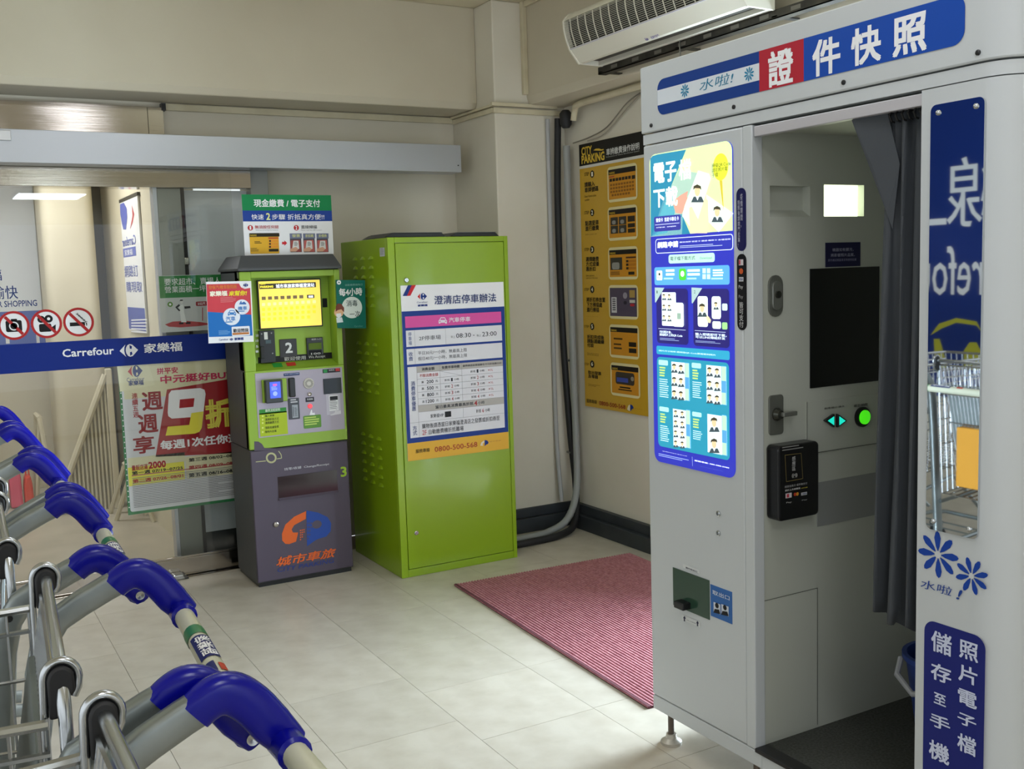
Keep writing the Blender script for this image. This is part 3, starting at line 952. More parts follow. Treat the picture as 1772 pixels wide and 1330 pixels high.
S.R(268, 972, 545, 1165, ink('a9bd2c'), 2)
for (y, t) in ((985, '輸入車號'), (1018, '選擇折抵方式'), (1050, '選擇繳費方式'), (1096, '領取收據發票'), (1136, '限時內出場')):
    S.T(t, 325, y, 325 + 22 * len(t), y + 12, BLK, 0.01)
    S.C(302, y + 12, 9, ink('d4dd7a'), 3, 12)
S.done()
# lower door print
S = sheet_y(ld, KY0, (400, 740, 4.5875))
a1 = ink('b9b88a')
def arc(S, cx, cy, r, a0, a1_, n, wd, m, layer=1):
    for i in range(n):
        t0, t1 = rad(a0 + (a1_ - a0) * i / n), rad(a0 + (a1_ - a0) * (i + 1) / n)
        S.L(cx + r * math.cos(t0), cy + r * math.sin(t0), cx + r * math.cos(t1), cy + r * math.sin(t1), wd, m, layer)
S.L(195, 270, 275, 262, 0.004, a1)
arc(S, 318, 238, 36, 0, 360, 20, 0.009, a1)
S.L(362, 246, 400, 240, 0.004, a1)
S.L(400, 240, 396, 212, 0.004, a1)
S.L(396, 212, 376, 184, 0.004, a1)
S.T('找零/收據  Change/Receipt', 420, 318, 778, 298, ink('c9c7cc'), 0.008)
S.T('3', 866, 310, 918, 384, ink('9fc238'), 0.025)
ORG, BLU = ink('d9632c'), ink('2b4a96')
S.P([(595, 660), (500, 705), (430, 768), (403, 840), (405, 893), (430, 920), (460, 922), (515, 902), (532, 830), (490, 830), (480, 806), (500, 772), (592, 722)], ORG)
S.P([(598, 655), (690, 672), (765, 708), (794, 756), (790, 820), (755, 862), (695, 880), (668, 892), (602, 940)], BLU)
S.C(680, 766, 33, PURP, 2, 24, 1.2)
for r in range(5):
    for q in range(3 - r // 2):
        S.R(606 + q * 14, 750 + r * 30, 614 + q * 14, 764 + r * 30, PURP, 2)
        S.R(545 + q * 14, 810 + r * 18 - q * 3, 555 + q * 14, 818 + r * 18 - q * 3, ORG, 2)
S.T('城市車旅', 355, 1028, 835, 1022, ORG, 0.02, 3, 0.25)
S.T('CITY PARKING', 365, 1112, 820, 1068, ink('33407e'), 0.015, 3, 0.2)
S.done()
S = sheet_y(kk, KY0, ZK)
S.P([(222, 1238), (262, 1240), (295, 1262), (318, 1300), (430, 1306), (430, 1320), (222, 1330)], PURP, 1)
S.done('dark_swoosh')
a, b = on(478, 822, 1, KY0), on(584, 836, 1, KY0)
wn = bx('change_window', M('smoked_glass', '2a1c20', 0.08), ld, 1.483, 1.795, KY0 - 0.0015, KY0, 0.438, 0.548)
MB().prism([(KY0 - 0.012, 0.430), (KY0, 0.430), (KY0, 0.442)], 0, 1.483, 1.795).build('window_lip', PURP, ld)
c = on(477.6, 907, 1, KY0)
MB().lathe([(0.013, 0), (0.013, -0.006), (0.009, -0.008), (0.005, -0.008), (0.004, -0.004), (0.001, -0.004)], (c.x, KY0, c.z), 1, 18).build('lock', STEEL, ld, smooth=True)
for z in (1.54, 1.50):
    bx('hinge', STEEL, kk, KX0 - 0.004, KX0 + 0.001, KY0 + 0.02, KY0 + 0.03, z, z + 0.03)

# boards put up on the kiosk
yB = 5.12
sb = thing('instruction_board', (1.64, yB, 1.65), 'green, blue and white two-step payment board standing on top of the kiosk', 'sign')
bx('sheet', WHITEP, sb, 1.412, 1.872, yB, yB + 0.005, 1.6505, 1.949)
S = sheet_y(sb, yB, (340, 320, 5.5375))
zt = [1.949, 1.949 - 0.2985 * 0.262, 1.949 - 0.2985 * 0.44]
S.poly(rrect(1.412, zt[1], 1.872, zt[0], 0), ink('128048'), 1)
S.poly(rrect(1.412, zt[2], 1.872, zt[1], 0), ink('1d3f92'), 1)
S.T('現金繳費 / 電子支付', 545, 135, 1185, 212, WH, 0.02)
S.T('快速', 525, 280, 645, 332, WH, 0.01)
S.T('2', 665, 268, 708, 335, ink('e3e89a'), 0.025)
S.T('步驟 折抵真方便!!', 720, 278, 1225, 332, WH, 0.01)
for (x, t) in ((516, '1'), (956, '2')):
    S.C(x, 410, 26, ink('b8272c'), 2, 24)
    S.T(t, x - 9, 392, x + 9, 428, WH, 0.03)
S.T('無須按任何鈕', 558, 386, 788, 418, ink('b8373c'), 0.01)
S.T('直接掃描', 1000, 386, 1155, 418, ink('3a3a3e'), 0.01)
S.T('Without pressing any buttons', 565, 428, 782, 438, ink('77777a'))
S.T('Please scan the QR coupon', 1000, 428, 1200, 438, ink('77777a'))
S.R(505, 462, 795, 655, ink('dba92c'), 1, 0.004)
S.R(505, 462, 795, 494, ink('2a2412'), 2, 0.003)
S.T('PARKING', 512, 474, 575, 490, ink('d9b83a'), 0.02)
S.lines(555, 540, 628, 565, 2, ink('4a3c14'), 2)
S.R(688, 502, 785, 514, ink('b8472c'), 2)
for i in range(3):
    S.R(690, 525 + 28 * i, 785, 545 + 28 * i, ink('e0912c'), 2)
    S.C(704, 536 + 28 * i, 10, ink('3a3226'), 3, 14)
S.R(692, 612, 786, 636, ink('2a2412'), 2, 0.002)
S.lines(518, 605, 600, 640, 3, ink('7a621c'), 2)
S.P([(820, 545), (842, 545), (842, 530), (868, 556), (842, 582), (842, 568), (820, 568)], ink('c3222c'), 2)
for i, t in enumerate(('發票', '折扣碼', '折價券')):
    x = 892 + 128 * i
    S.R(x, 464, x + 118, 642, ink('4a4a52'), 1)
    S.R(x, 464, x + 118, 512, ink('6f7590'), 2)
    S.T(t, x + 22, 472, x + 100, 500, ink('dfe08a'), 0.01)
    S.P([(x + 10, 530), (x + 100, 525), (x + 114, 640), (x + 70, 640), (x + 8, 620)], ink('b8605a' if i else '9a4a44'), 2)
    S.P([(x + 36, 534), (x + 84, 534), (x + 92, 612), (x + 24, 612)], ink('d5d3ce'), 3)
    S.lines(x + 42, 545, x + 80, 585, 4, ink('6a6a6a'), 4, 0.5)
    S.P([(x + 4, 612), (x + 60, 592), (x + 84, 615), (x + 60, 638), (x + 4, 638)], ink('d3a184'), 5)
S.done()
# red and blue flyer at the kiosk's left edge
yF = 5.012
fl_ = thing('flyer', (1.24, yF, 1.24), 'red and blue flyer with white circles fixed at the kiosk left edge', 'flyer')
q = [on(*p, 1, yF) for p in ((356.5, 487.5), (434.5, 486), (439, 591), (361, 594))]
MB().prism([(p.x, p.z) for p in q], 1, yF, yF + 0.002).build('sheet', WHITEP, fl_)
S = sheet_y(fl_, yF, (350, 480, 11.08))
S.P([(82, 130), (705, 115), (742, 185), (812, 218), (918, 198), (942, 712), (102, 660)], ink('c8424c'), 1)
S.P([(102, 655), (942, 712), (965, 1112), (128, 1140)], ink('1f6bb5'), 2)
store_logo(S, 782, 112, 884, 180, NAVY, NAVY, WHITEP, 3)
S.T('發保汽/機車險問題', 120, 152, 660, 210, ink('e08a3c'), 0.01)
S.T('家樂福', 140, 262, 480, 352, ink('f2ecd8'), 0.04)
S.T('來幫你!', 500, 258, 858, 345, ink('ecd832'), 0.03, 3, 0.2)
S.lines(345, 385, 660, 480, 4, ink('d98a8c'), 3, 0.3)
S.C(763, 565, 145, ink('dfe3ec'), 3, 32)
S.C(560, 750, 165, ink('dfe3ec'), 3, 32)
S.T('機車', 680, 555, 858, 622, ink('3f7ec0'), 0.02, 4)
S.T('汽車', 445, 750, 635, 832, ink('3f7ec0'), 0.02, 4)
S.lines(440, 845, 625, 870, 1, ink('5a8ac0'), 4, 0.6)
S.lines(680, 640, 850, 662, 1, ink('5a8ac0'), 4, 0.6)
def car_icon(S, x0, y0, x1, y1, m, bg, layer=4):
    P = lambda u, v: (x0 + (x1 - x0) * u, y0 + (y1 - y0) * v)
    S.P([P(0.2, 0.08), P(0.3, 0), P(0.7, 0), P(0.8, 0.08), P(0.88, 0.36), P(1, 0.5), P(1, 0.82), P(0.98, 1), P(0.8, 1), P(0.78, 0.86), P(0.22, 0.86), P(0.2, 1), P(0.02, 1), P(0, 0.82), P(0, 0.5), P(0.12, 0.36)], m, layer)
    S.P([P(0.28, 0.14), P(0.72, 0.14), P(0.8, 0.4), P(0.2, 0.4)], bg, layer + 1)
    for u in (0.08, 0.76):
        S.P([P(u, 0.56), P(u + 0.16, 0.56), P(u + 0.16, 0.7), P(u, 0.7)], bg, layer + 1)
car_icon(S, 488, 625, 645, 728, ink('3f7ec0'), ink('dfe3ec'))
S.P([(702, 515), (722, 480), (735, 450), (748, 450), (752, 485), (800, 460), (840, 495), (840, 515)], ink('3f6cae'), 4)
S.R(560, 945, 915, 1105, ink('e3e3e8'), 3, 0.004)
S.T('歡迎問我', 588, 985, 888, 1040, ink('34343c'), 0.03, 4)
S.R(580, 1062, 895, 1084, ink('b8733a'), 4)
S.lines(312, 1020, 545, 1095, 4, ink('7fb0dc'), 3, 0.35)
S.T('Carrefour', 318, 1172, 500, 1200, NAVY, 0.01)
store_logo(S, 522, 1160, 592, 1208, NAVY, NAVY, WHITEP, 3)
S.T('家樂福', 615, 1152, 790, 1195, NAVY, 0.03)
S.done()
# green disinfection card at the right edge
yG2 = 5.008
gc = thing('green_card', (1.92, yG2, 1.3), 'dark green card about cleaning every four hours at kiosk right edge', 'card')
q = [on(*p, 1, yG2) for p in ((581, 484), (631.5, 484.5), (633.5, 568), (584, 567.5))]
MB().prism([(p.x, p.z) for p in q], 1, yG2, yG2 + 0.002).build('sheet', ink('136a5e'), gc)
S = sheet_y(gc, yG2, (560, 380, 8.86))
S.C(234, 961, 34, WH, 1, 20)
S.P([(222, 955), (236, 955), (236, 945), (250, 962), (236, 978), (236, 968), (222, 968)], ink('136a5e'), 2)
S.T('自動繳費機每日', 330, 985, 595, 1008, ink('7fb0a8'), 0.0)
S.T('每4小時', 232, 1052, 592, 1160, WH, 0.025)
a = S.uv(435, 1345)
S.C(435, 1345, 165, ink('dfe6e4'), 1, 36)
S.T('消毒', 345, 1235, 520, 1325, ink('2f3f42'), 0.01)
S.T('一次', 395, 1400, 560, 1490, ink('2f3f42'), 0.01)
S.C(232, 1420, 75, ink('e2b48c'), 3, 20)
S.P([(182, 1410), (185, 1330), (215, 1285), (270, 1290), (312, 1350), (312, 1420), (270, 1372), (215, 1385)], ink('7a4030'), 4)
S.P([(190, 1440), (262, 1432), (272, 1480), (232, 1505), (196, 1485)], ink('e9e9ec'), 4)
S.P([(192, 1500), (280, 1495), (300, 1570), (200, 1580)], ink('d9e3e6'), 3)
S.T('Carrefour', 470, 1620, 600, 1640, ink('5fa096'), 0.0)
S.done()

# ================================================================== green metal cabinet
CX0, CX1, CY0, CY1, CZ = 2.013, 2.69, 4.745, 5.392, 1.717
cb = thing('metal_cabinet', ((CX0 + CX1) / 2, (CY0 + CY1) / 2, 0), 'tall lime green metal cabinet beside the payment kiosk', 'cabinet')
bx('cabinet_body', GREEN, cb, CX0, CX1, CY0 + 0.014, CY1, 0.0, CZ, bevel=0.004)
D0, D1, DZ0, DZ1 = CX0 + 0.040, CX1 - 0.026, 0.042, CZ - 0.03
MB().box(CX0, D0 - 0.003, CY0, CY0 + 0.014, 0.0, CZ).box(D1 + 0.003, CX1, CY0, CY0 + 0.014, 0.0, CZ).box(D0 - 0.003, D1 + 0.003, CY0, CY0 + 0.014, 0, DZ0 - 0.003).box(D0 - 0.003, D1 + 0.003, CY0, CY0 + 0.014, DZ1 + 0.003, CZ).build('door_frame', GREEN, cb, bevel=0.002)
dr = bx('door', GREEN, cb, D0, D1, CY0 - 0.001, CY0 + 0.012, DZ0, DZ1, bevel=0.002)
for (x, y) in ((703, 484.5), (720.5, 921.5)):
    c = on(x, y, 1, CY0)
    MB().lathe([(0.012, 0), (0.012, -0.004), (0.009, -0.007), (0.003, -0.007), (0.001, -0.004)], (c.x, CY0 - 0.001, c.z), 1, 18).build('lock', CHROME, dr, smooth=True)
lv = None
rows = [1.62, 1.572, 1.524, 1.475, 1.427, 1.378, 1.178, 1.128, 1.078, 1.028, 0.979, 0.93, 0.69, 0.64, 0.59, 0.54, 0.49, 0.445]
for z in rows:
    for y in (5.188, 5.078, 4.967):
        if lv is None:
            m_ = MB()
            n = 8
            vs, fs = [], []
            for i in range(n + 1):
                t = math.pi * i / n
                vs += [(0, 0.030 * math.cos(t), 0.014 * math.sin(t) * 0.9), (-0.011 * math.sin(t), 0.030 * math.cos(t), -0.004)]
            for i in range(n):
                fs.append((2 * i, 2 * i + 1, 2 * i + 3, 2 * i + 2))
            m_.add(vs, fs)
            lo = m_.build('louver', GREEN, cb, smooth=True, world=False)
            lv = lo.data
        else:
            lo = bpy.data.objects.new('louver', lv)
            COL.objects.link(lo)
            lo.parent = cb
        lo.location = (CX0 - cb.location.x, y - cb.location.y, z)
S = Sheet(cb, (CX0, 0, 0), (0, -1, 0), (0, 0, 1), (-1, 0, 0), 0.0006, (560, 380, 8.86))
S.R(858, 432, 940, 560, ink('b9bcc4'), 1)
S.lines(868, 445, 930, 545, 5, ink('8a8d94'), 2, 0.4)
S.done('asset_label')
# black plastic folders lying on top
for (x0, x1, y0, y1, lb, h) in ((2.02, 2.36, 4.80, 5.10, 'black plastic folder on the cabinet top, left one', 0.022), (2.37, 2.66, 4.78, 5.1, 'black plastic folder on the cabinet top, right one', 0.02)):
    t = thing('folder', ((x0 + x1) / 2, (y0 + y1) / 2, CZ), lb, 'folder', 'black folders on the cabinet')
    MB().prism([(x0, CZ + 0.002), (x1, CZ + 0.001), (x1 - 0.02, CZ + h), (x0 + 0.04, CZ + h)], 1, y0, y1).build('cover', BLACKP, t, bevel=0.002)
    MB().prism([(x0 + 0.05, CZ + h), (x1 - 0.03, CZ + h), (x1 - 0.02, CZ + h + 0.003), (x0 + 0.05, CZ + h + 0.003)], 1, y0 - 0.01, y1).build('flap', M('folder_grey', '55565a', 0.4), t)

# parking rules notice on the cabinet door
yN = CY0 - 0.004
nt_ = thing('parking_notice', (2.36, yN, 0.7), 'parking rules notice with pink bar and price table on the green cabinet', 'notice')
nx0, nx1 = on(693, 494, 1, yN).x, on(871.5, 487, 1, yN).x
nx0 = (nx0 + on(706, 798, 1, yN).x) / 2; nx1 = (nx1 + on(880, 777, 1, yN).x) / 2
nz1, nz0 = on(693, 494, 1, yN).z, on(706, 798, 1, yN).z
bx('sheet', WHITEP, nt_, nx0, nx1, yN, yN + 0.0028, nz0, nz1)
S = sheet_y(nt_, yN, (680, 480, 8.314))
PB = ink('1c3a86')
zb1, zb0 = S.uv(118, 490)[1], sheet_y(nt_, yN, (680, 620, 7.39)).uv(178, 1090)[1]
S.poly(rrect(nx0, zb0, nx1, zb1, 0), PB, 1)
S.poly(rrect(nx0, nz0, nx1, zb0, 0), ink('dfae3c'), 1)
S.P([(215, 112), (270, 110), (200, 265), (140, 265)], NAVY, 1)
S.P([(270, 110), (330, 108), (250, 262), (200, 265)], REDI, 1)
store_logo(S, 350, 225, 490, 318, REDI, NAVY, WHITEP, 2)
S.T('Carrefour', 342, 346, 498, 362, NAVY, 0.0)
S.T('家樂福', 355, 388, 495, 412, NAVY, 0.04)
S.T('澄清店停車辦法', 590, 262, 1485, 348, ink('26376e'), 0.012)
PINK = ink('d9559f')
S.R(172, 562, 1558, 645, PINK, 2)
car_icon(S, 655, 572, 775, 662, ink('e6e0ea'), PINK, 3)
S.T('汽車停車', 800, 576, 1112, 630, ink('e9dfe9'), 0.015)
GW, GL, TX, RT_, GH = ink('dcdde2'), ink('8a8c92'), ink('3a3c44'), ink('b8474c'), ink('b4b1ac')
S.R(183, 765, 1570, 905, GW, 2)
S.L(306, 760, 318, 990, 0.0012, GL, 3)
S.L(752, 735, 762, 955, 0.0012, GL, 3)
S.T('停\n車\n場', 215, 788, 272, 972, NAVY, 0.0)
S.T('2F停車場', 372, 842, 688, 888, TX, 0.006)
S.T('早上', 830, 838, 893, 868, TX)
S.T('08:30', 905, 805, 1122, 856, TX, 0.01)
S.T('-', 1150, 826, 1172, 834, TX, 0.02)
S.T('晚上', 1203, 818, 1265, 846, TX)
S.T('23:00', 1280, 782, 1490, 835, TX, 0.01)
S.R(193, 1032, 1575, 1148, GW, 2)
S.L(308, 1024, 320, 1240, 0.0012, GL, 3)
S.T('收\n費', 222, 1072, 288, 1200, NAVY, 0.01)
S.T('平日30元/一小時，無最高上限', 358, 1062, 1062, 1066, TX, 0.004)
S.T('假日40元/一小時，無最高上限', 360, 1142, 1066, 1144, TX, 0.004)
S.z = (680, 620, 7.39)
A, B = S.R(185, 112, 1430, 880, GW, 2)
tx0, tx1, tz1, tz0 = A[0], B[0], A[1], B[1]
TWd, TH = tx1 - tx0, tz1 - tz0
U = lambda f: tx0 + TWd * f
V = lambda f: tz1 - TH * f
rowy = [0, 0.088, 0.180, 0.272, 0.364, 0.456, 0.548, 0.645, 0.785, 1.0]
S.poly(rrect(U(0.09), V(rowy[1]), U(1), V(0), 0), GH, 3)
S.poly(rrect(U(0.09), V(rowy[7]), U(1), V(rowy[6]), 0), GH, 3)
def seg(u0, v0, u1, v1, wd=0.0011):
    a, b = Vector((U(u0), V(v0))), Vector((U(u1), V(v1)))
    t = (b - a).normalized()
    n = Vector((-t.y, t.x)) * wd / 2
    S.poly([a + n, b + n, b - n, a - n], GL, 4)
for r in rowy[1:-1]:
    seg(0.09 if r < 0.78 else 0, r, 1, r)
seg(0.09, 0, 0.09, 1)
seg(0.325, 0, 0.325, rowy[6]); seg(0.553, 0, 0.553, rowy[6]); seg(0.553, rowy[7], 0.553, rowy[8])
seg(0.325, rowy[1], 0.553, rowy[2])
def cell(t, u0, u1, r, m=TX, pad=0.022, bold=0.004):
    S.TU(t, U(u0), V(rowy[r + 1] - pad), U(u1), V(rowy[r] + pad), m, bold, 5)
cell('消費金額', 0.14, 0.27, 0, bold=0.012)
cell('免費停車時數', 0.345, 0.535, 0, bold=0.012)
cell('繳費機過家樂福聯名卡可折抵數分計', 0.565, 0.985, 0, pad=0.028, bold=0.008)
cell('不限消費金額', 0.115, 0.305, 1, RT_, bold=0.01)
for i, (t, k, k2) in enumerate((('200', '1', '2'), ('500', '2', '3'), ('800', '3', '4'), ('1200', '4', '4'))):
    r = 2 + i
    cell('滿', 0.13, 0.155, r, pad=0.03)
    cell(t, 0.185 if len(t) == 3 else 0.17, 0.255, r, bold=0.012)
    cell('元', 0.275, 0.30, r, pad=0.03)
    cell('折抵', 0.37, 0.425, r, pad=0.03)
    cell(k, 0.437, 0.455, r, RT_ if i else TX)
    cell('小時', 0.468, 0.52, r, pad=0.03)
for i, k in enumerate('12344'):
    r = 1 + i
    cell('折抵', 0.645, 0.70, r, pad=0.03)
    cell(k, 0.712, 0.73, r, RT_ if i else TX)
    cell('小時', 0.742, 0.795, r, pad=0.03)
    cell('×½', 0.835, 0.885, r, RT_, pad=0.028)
cell('當日最高消費最高折抵', 0.265, 0.665, 6, pad=0.024, bold=0.012)
cell('4', 0.675, 0.705, 6, RT_, 0.014, 0.03)
cell('小時', 0.715, 0.785, 6, pad=0.024)
S.TU('家樂福VIP', U(0.21), V(0.745), U(0.345), V(0.69), TX, 0.0, 5)
S.poly(rrect(U(0.36), V(0.755), U(0.425), V(0.675), 0), BLK, 5)
cell('折抵', 0.69, 0.745, 7, pad=0.045)
cell('6', 0.757, 0.775, 7, RT_, 0.042)
cell('小時', 0.787, 0.84, 7, pad=0.045)
S.TU('消\n費\n停\n車\n優\n惠', U(0.025), V(0.62), U(0.068), V(0.20), NAVY, 0.01, 5)
S.TU('方\n式', U(0.025), V(0.965), U(0.068), V(0.83), NAVY, 0.0, 5)
S.TU('購物後請憑當日家樂福澄清店之發票或折扣券至', U(0.12), V(0.885), U(0.945), V(0.815), TX, 0.004, 5)
S.TU('2F', U(0.12), V(0.975), U(0.165), V(0.905), RT_, 0.01, 5)
S.TU('自動繳費機折抵離場', U(0.185), V(0.975), U(0.55), V(0.905), TX, 0.004, 5)
S.T('服務專線', 288, 1162, 470, 1190, ink('5a4a1c'), 0.015)
S.T('0800-500-568', 530, 1130, 1078, 1128, ink('a8422c'), 0.012)
S.P([(1115, 1112), (1128, 1072), (1168, 1045), (1166, 1070), (1145, 1092), (1150, 1115)], ink('e6dcc0'), 3)
S.P([(1170, 1042), (1205, 1048), (1222, 1072), (1212, 1094), (1190, 1100), (1172, 1122)], NAVY, 3)
S.T('城市車旅', 1230, 1058, 1382, 1052, ink('b8823a'), 0.01)
S.done()

# ================================================================== parking instructions poster on the right wall
xP = XR - 0.012
cpz = thing('instruction_poster', (xP, 4.9, 0.75), 'yellow and black parking instructions poster with six steps on the right wall', 'poster')
S = sheet_x(cpz, xP, (980, 220, 5.113))
A, B = S.uv(112, 156), S.uv(700, 30)
zt, zl = (A[1] + B[1]) / 2, sheet_x(cpz, xP, (980, 460, 5.113)).uv(160, 1235)[1]
uL, uR = A[0], A[0] + 0.80
bx('sheet', M('poster_yellow', 'c2981f', 0.35), cpz, xP, xP + 0.0115, -uR, -uL, zl, zt)
zk = S.uv(116, 348)[1]; zk2 = S.uv(116, 372)[1]
S.poly(rrect(uL, zk, uR, zt, 0), ink('16140f'), 1)
S.poly(rrect(uL, zk2, uR, zk, 0), ink('cfcdc6'), 1)
YT = ink('d6b23a')
S.T('CITY', 135, 180, 228, 235, YT, 0.03)
S.T('PARKING', 136, 252, 340, 290, YT, 0.035)
S.P([(240, 205), (262, 190), (290, 188), (312, 196), (332, 192), (330, 204), (300, 208)], YT, 2)
S.T('車辨繳費操作說明', 355, 192, 648, 196, ink('d9d9d6'), 0.012)
S.T('Instructions of Vehicle Identification System', 356, 258, 648, 218, ink('b0b0aa'))
BK = ink('221e12')
OR = ink('c98a22')
def step(Z, cy, n, txt, en, red=None):
    S.z = Z
    S.T('STEP', 162, cy - 18 + 6, 202, cy + 12, BK)
    S.C(230, cy, 32, BK, 2, 24)
    S.T(str(n), 222, cy - 18, 238, cy + 18, ink('e6e0cc'), 0.03)
Z1, Z2 = (980, 220, 5.113), (980, 460, 5.113)
steps = [(Z1, 415, '請輸入\n車牌號碼', 162, 480, 285, 572, 'Enter license plate\nnumber', 600, 640), (Z1, 755, '點選愛車\n進行繳費', 168, 822, 290, 918, 'Select your car', 940, 950),
         (Z1, 1082, '選擇繳費\n方式或優\n惠折扣', 174, 1140, 292, 1280, 'Select payment\nmethod or discounts', 1300, 1340), (Z2, 208, '將折扣券放置\n下方掃描處\n進行掃描', 180, 268, 348, 420, 'Scan the QR Code', 440, 450),
         (Z2, 535, '折扣完成後\n請點選繼續\n付款', 185, 598, 338, 738, 'Please click to continue\npayment after discount', 760, 800), (Z2, 867, '取出發票\n及零錢', 194, 915, 312, 1012, 'Take out invoice\nand change', 1035, 1075)]
for i, (Z, cy, t, x0, y0, x1, y1, en, e0, e1) in enumerate(steps):
    step(Z, cy, i + 1, None, None)
    S.T(t, x0, y0 + 8, x1, y1 - 8, BK, 0.02)
    S.T(en, x0 + 2, e0 + 4, x0 + 105, e1, ink('4a3c14'))
def card(Z, x0, y0, x1, y1, kind):
    S.z = Z
    a, b = S.R(x0, y0, x1, y1, ink('dccf9c'), 2, 0.025)
    u0, u1, v1, v0 = a[0] + 0.012, b[0] - 0.012, a[1] - 0.015, b[1] + 0.015
    w_, h_ = u1 - u0, v1 - v0
    q = lambda f0, g0, f1, g1, m, l=4, r=0: S.poly(rrect(u0 + w_ * f0, v1 - h_ * g1, u0 + w_ * f1, v1 - h_ * g0, r), m, l)
    q(0, 0, 1, 1, OR if kind != 4 else ink('4f4658'), 3)
    if kind != 4:
        q(0, 0, 1, 0.17, ink('191510'))
        S.TU('PARKING', u0 + w_ * 0.03, v1 - h_ * 0.15, u0 + w_ * 0.24, v1 - h_ * 0.08, YT, 0.02, 5)
    if kind == 1:
        q(0.02, 0.22, 0.22, 0.26, ink('a8472c'))
        for i in range(7):
            q(0.04 + 0.115 * i, 0.3, 0.135 + 0.115 * i, 0.4, ink('2a2216'))
        q(0.86, 0.3, 0.98, 0.42, ink('2a2216'))
        for r in range(4):
            for i in range(9 if r < 3 else 7):
                q(0.06 + 0.1 * i + (0.05 if r == 3 else 0), 0.48 + 0.115 * r, 0.135 + 0.1 * i + (0.05 if r == 3 else 0), 0.55 + 0.115 * r, ink('8a5a1c'))
    elif kind == 2:
        for i in range(2):
            for j in range(2):
                q(0.06 + 0.31 * i, 0.27 + 0.3 * j, 0.34 + 0.31 * i, 0.55 + 0.3 * j, ink('3a362e'))
                q(0.12 + 0.31 * i, 0.38 + 0.3 * j, 0.26 + 0.31 * i, 0.52 + 0.3 * j, ink('8f8d86'), 5, 0.01)
        for (g0, g1) in ((0.28, 0.48), (0.54, 0.68), (0.72, 0.86)):
            q(0.70, g0, 0.96, g1, ink('2a2216'))
    elif kind == 3:
        q(0.04, 0.28, 0.48, 0.74, ink('3a362e'))
        q(0.1, 0.46, 0.38, 0.72, ink('8f8d86'), 5, 0.012)
        q(0.62, 0.27, 0.98, 0.33, ink('4a2c1c'))
        for i in range(3):
            q(0.62, 0.38 + 0.13 * i, 0.98, 0.48 + 0.13 * i, ink('b0701c'))
            q(0.63, 0.39 + 0.13 * i, 0.71, 0.47 + 0.13 * i, ink('2a2216'), 5)
        q(0.70, 0.82, 0.92, 0.93, ink('2a2216'))
        for i in range(3):
            q(0.04, 0.80 + 0.05 * i, 0.38, 0.825 + 0.05 * i, ink('6a4a1c'))
    elif kind == 4:
        q(0.06, 0.33, 0.26, 0.88, ink('c9c6c9'))
        for i in range(6):
            q(0.10, 0.38 + 0.075 * i, 0.22, 0.42 + 0.075 * i, ink('4a4650'), 5)
        q(0.50, 0.16, 0.66, 0.38, ink('8f8a94'), 4, 0.03)
        q(0.52, 0.46, 0.64, 0.58, ink('2a2430'), 4, 0.02)
        q(0.74, 0.08, 0.94, 0.34, ink('a88a4a'))
        q(0.74, 0.42, 0.94, 0.52, ink('c0bdb4'))
        q(0.76, 0.55, 0.92, 0.64, ink('a82c34'), 4, 0.01)
    elif kind == 5:
        for (g, f) in ((0.38, 0.45), (0.58, 0.4), (0.72, 0.42)):
            q(0.12, g, f, g + 0.06, ink('4a3414'))
        q(0.68, 0.5, 0.95, 0.66, ink('221a12'))
        q(0.68, 0.72, 0.95, 0.88, ink('221a12'))
    else:
        q(0.15, 0.22, 0.85, 0.66, ink('3a332c'), 4, 0.015)
        q(0.2, 0.42, 0.62, 0.58, ink('3c4c9c'), 5)
        q(0.72, 0.34, 0.84, 0.5, ink('8f8a7a'), 5, 0.02)
        q(0.3, 0.74, 0.7, 0.79, BK)
        q(0.25, 0.83, 0.75, 0.87, BK)
card(Z1, 362, 358, 632, 636, 1)
card(Z1, 366, 712, 634, 988, 2)
card(Z1, 370, 1066, 638, 1345, 3)
card(Z2, 374, 170, 640, 475, 4)
card(Z2, 380, 515, 648, 830, 5)
card(Z2, 390, 850, 656, 1178, 6)
S.z = Z2
S.T('服務專線', 180, 1172, 272, 1222, BK, 0.01)
S.T('0800-500-568', 292, 1192, 525, 1268, ink('8e2a24'), 0.012)
S.P([(540, 1268), (550, 1235), (566, 1225), (566, 1280), (555, 1280)], ink('d9d3bc'), 3)
S.P([(568, 1222), (590, 1236), (598, 1258), (582, 1266), (570, 1286)], NAVY, 3)
S.T('城市車旅', 606, 1258, 676, 1272, ink('8a4a24'), 0.01)
S.done()
bx('upper_clip', M('clip_grey', '8a8a86', 0.4), cpz, xP - 0.006, xP + 0.01, 4.385, 4.41, 2.12, 2.26)

# ================================================================== photo booth
BX, BX1, BY0, BY1 = 1.965, 2.70, 1.355, 2.606
YE0, YE1 = 1.585, 2.133            # entrance between these
pb = thing('photo_booth', ((BX + BX1) / 2, (BY0 + BY1) / 2, 0), 'large white photo booth with glowing display, blue sign and grey curtain', 'photo booth')
bx('machine_housing', BOOTH, pb, BX, BX1, YE1 + 0.03, BY1, 0.155, 1.900, bevel=0.006)
bx('housing_base', BOOTH, pb, BX + 0.001, BX1, YE1 - 0.03, BY1 - 0.001, 0.107, 0.153, bevel=0.003)
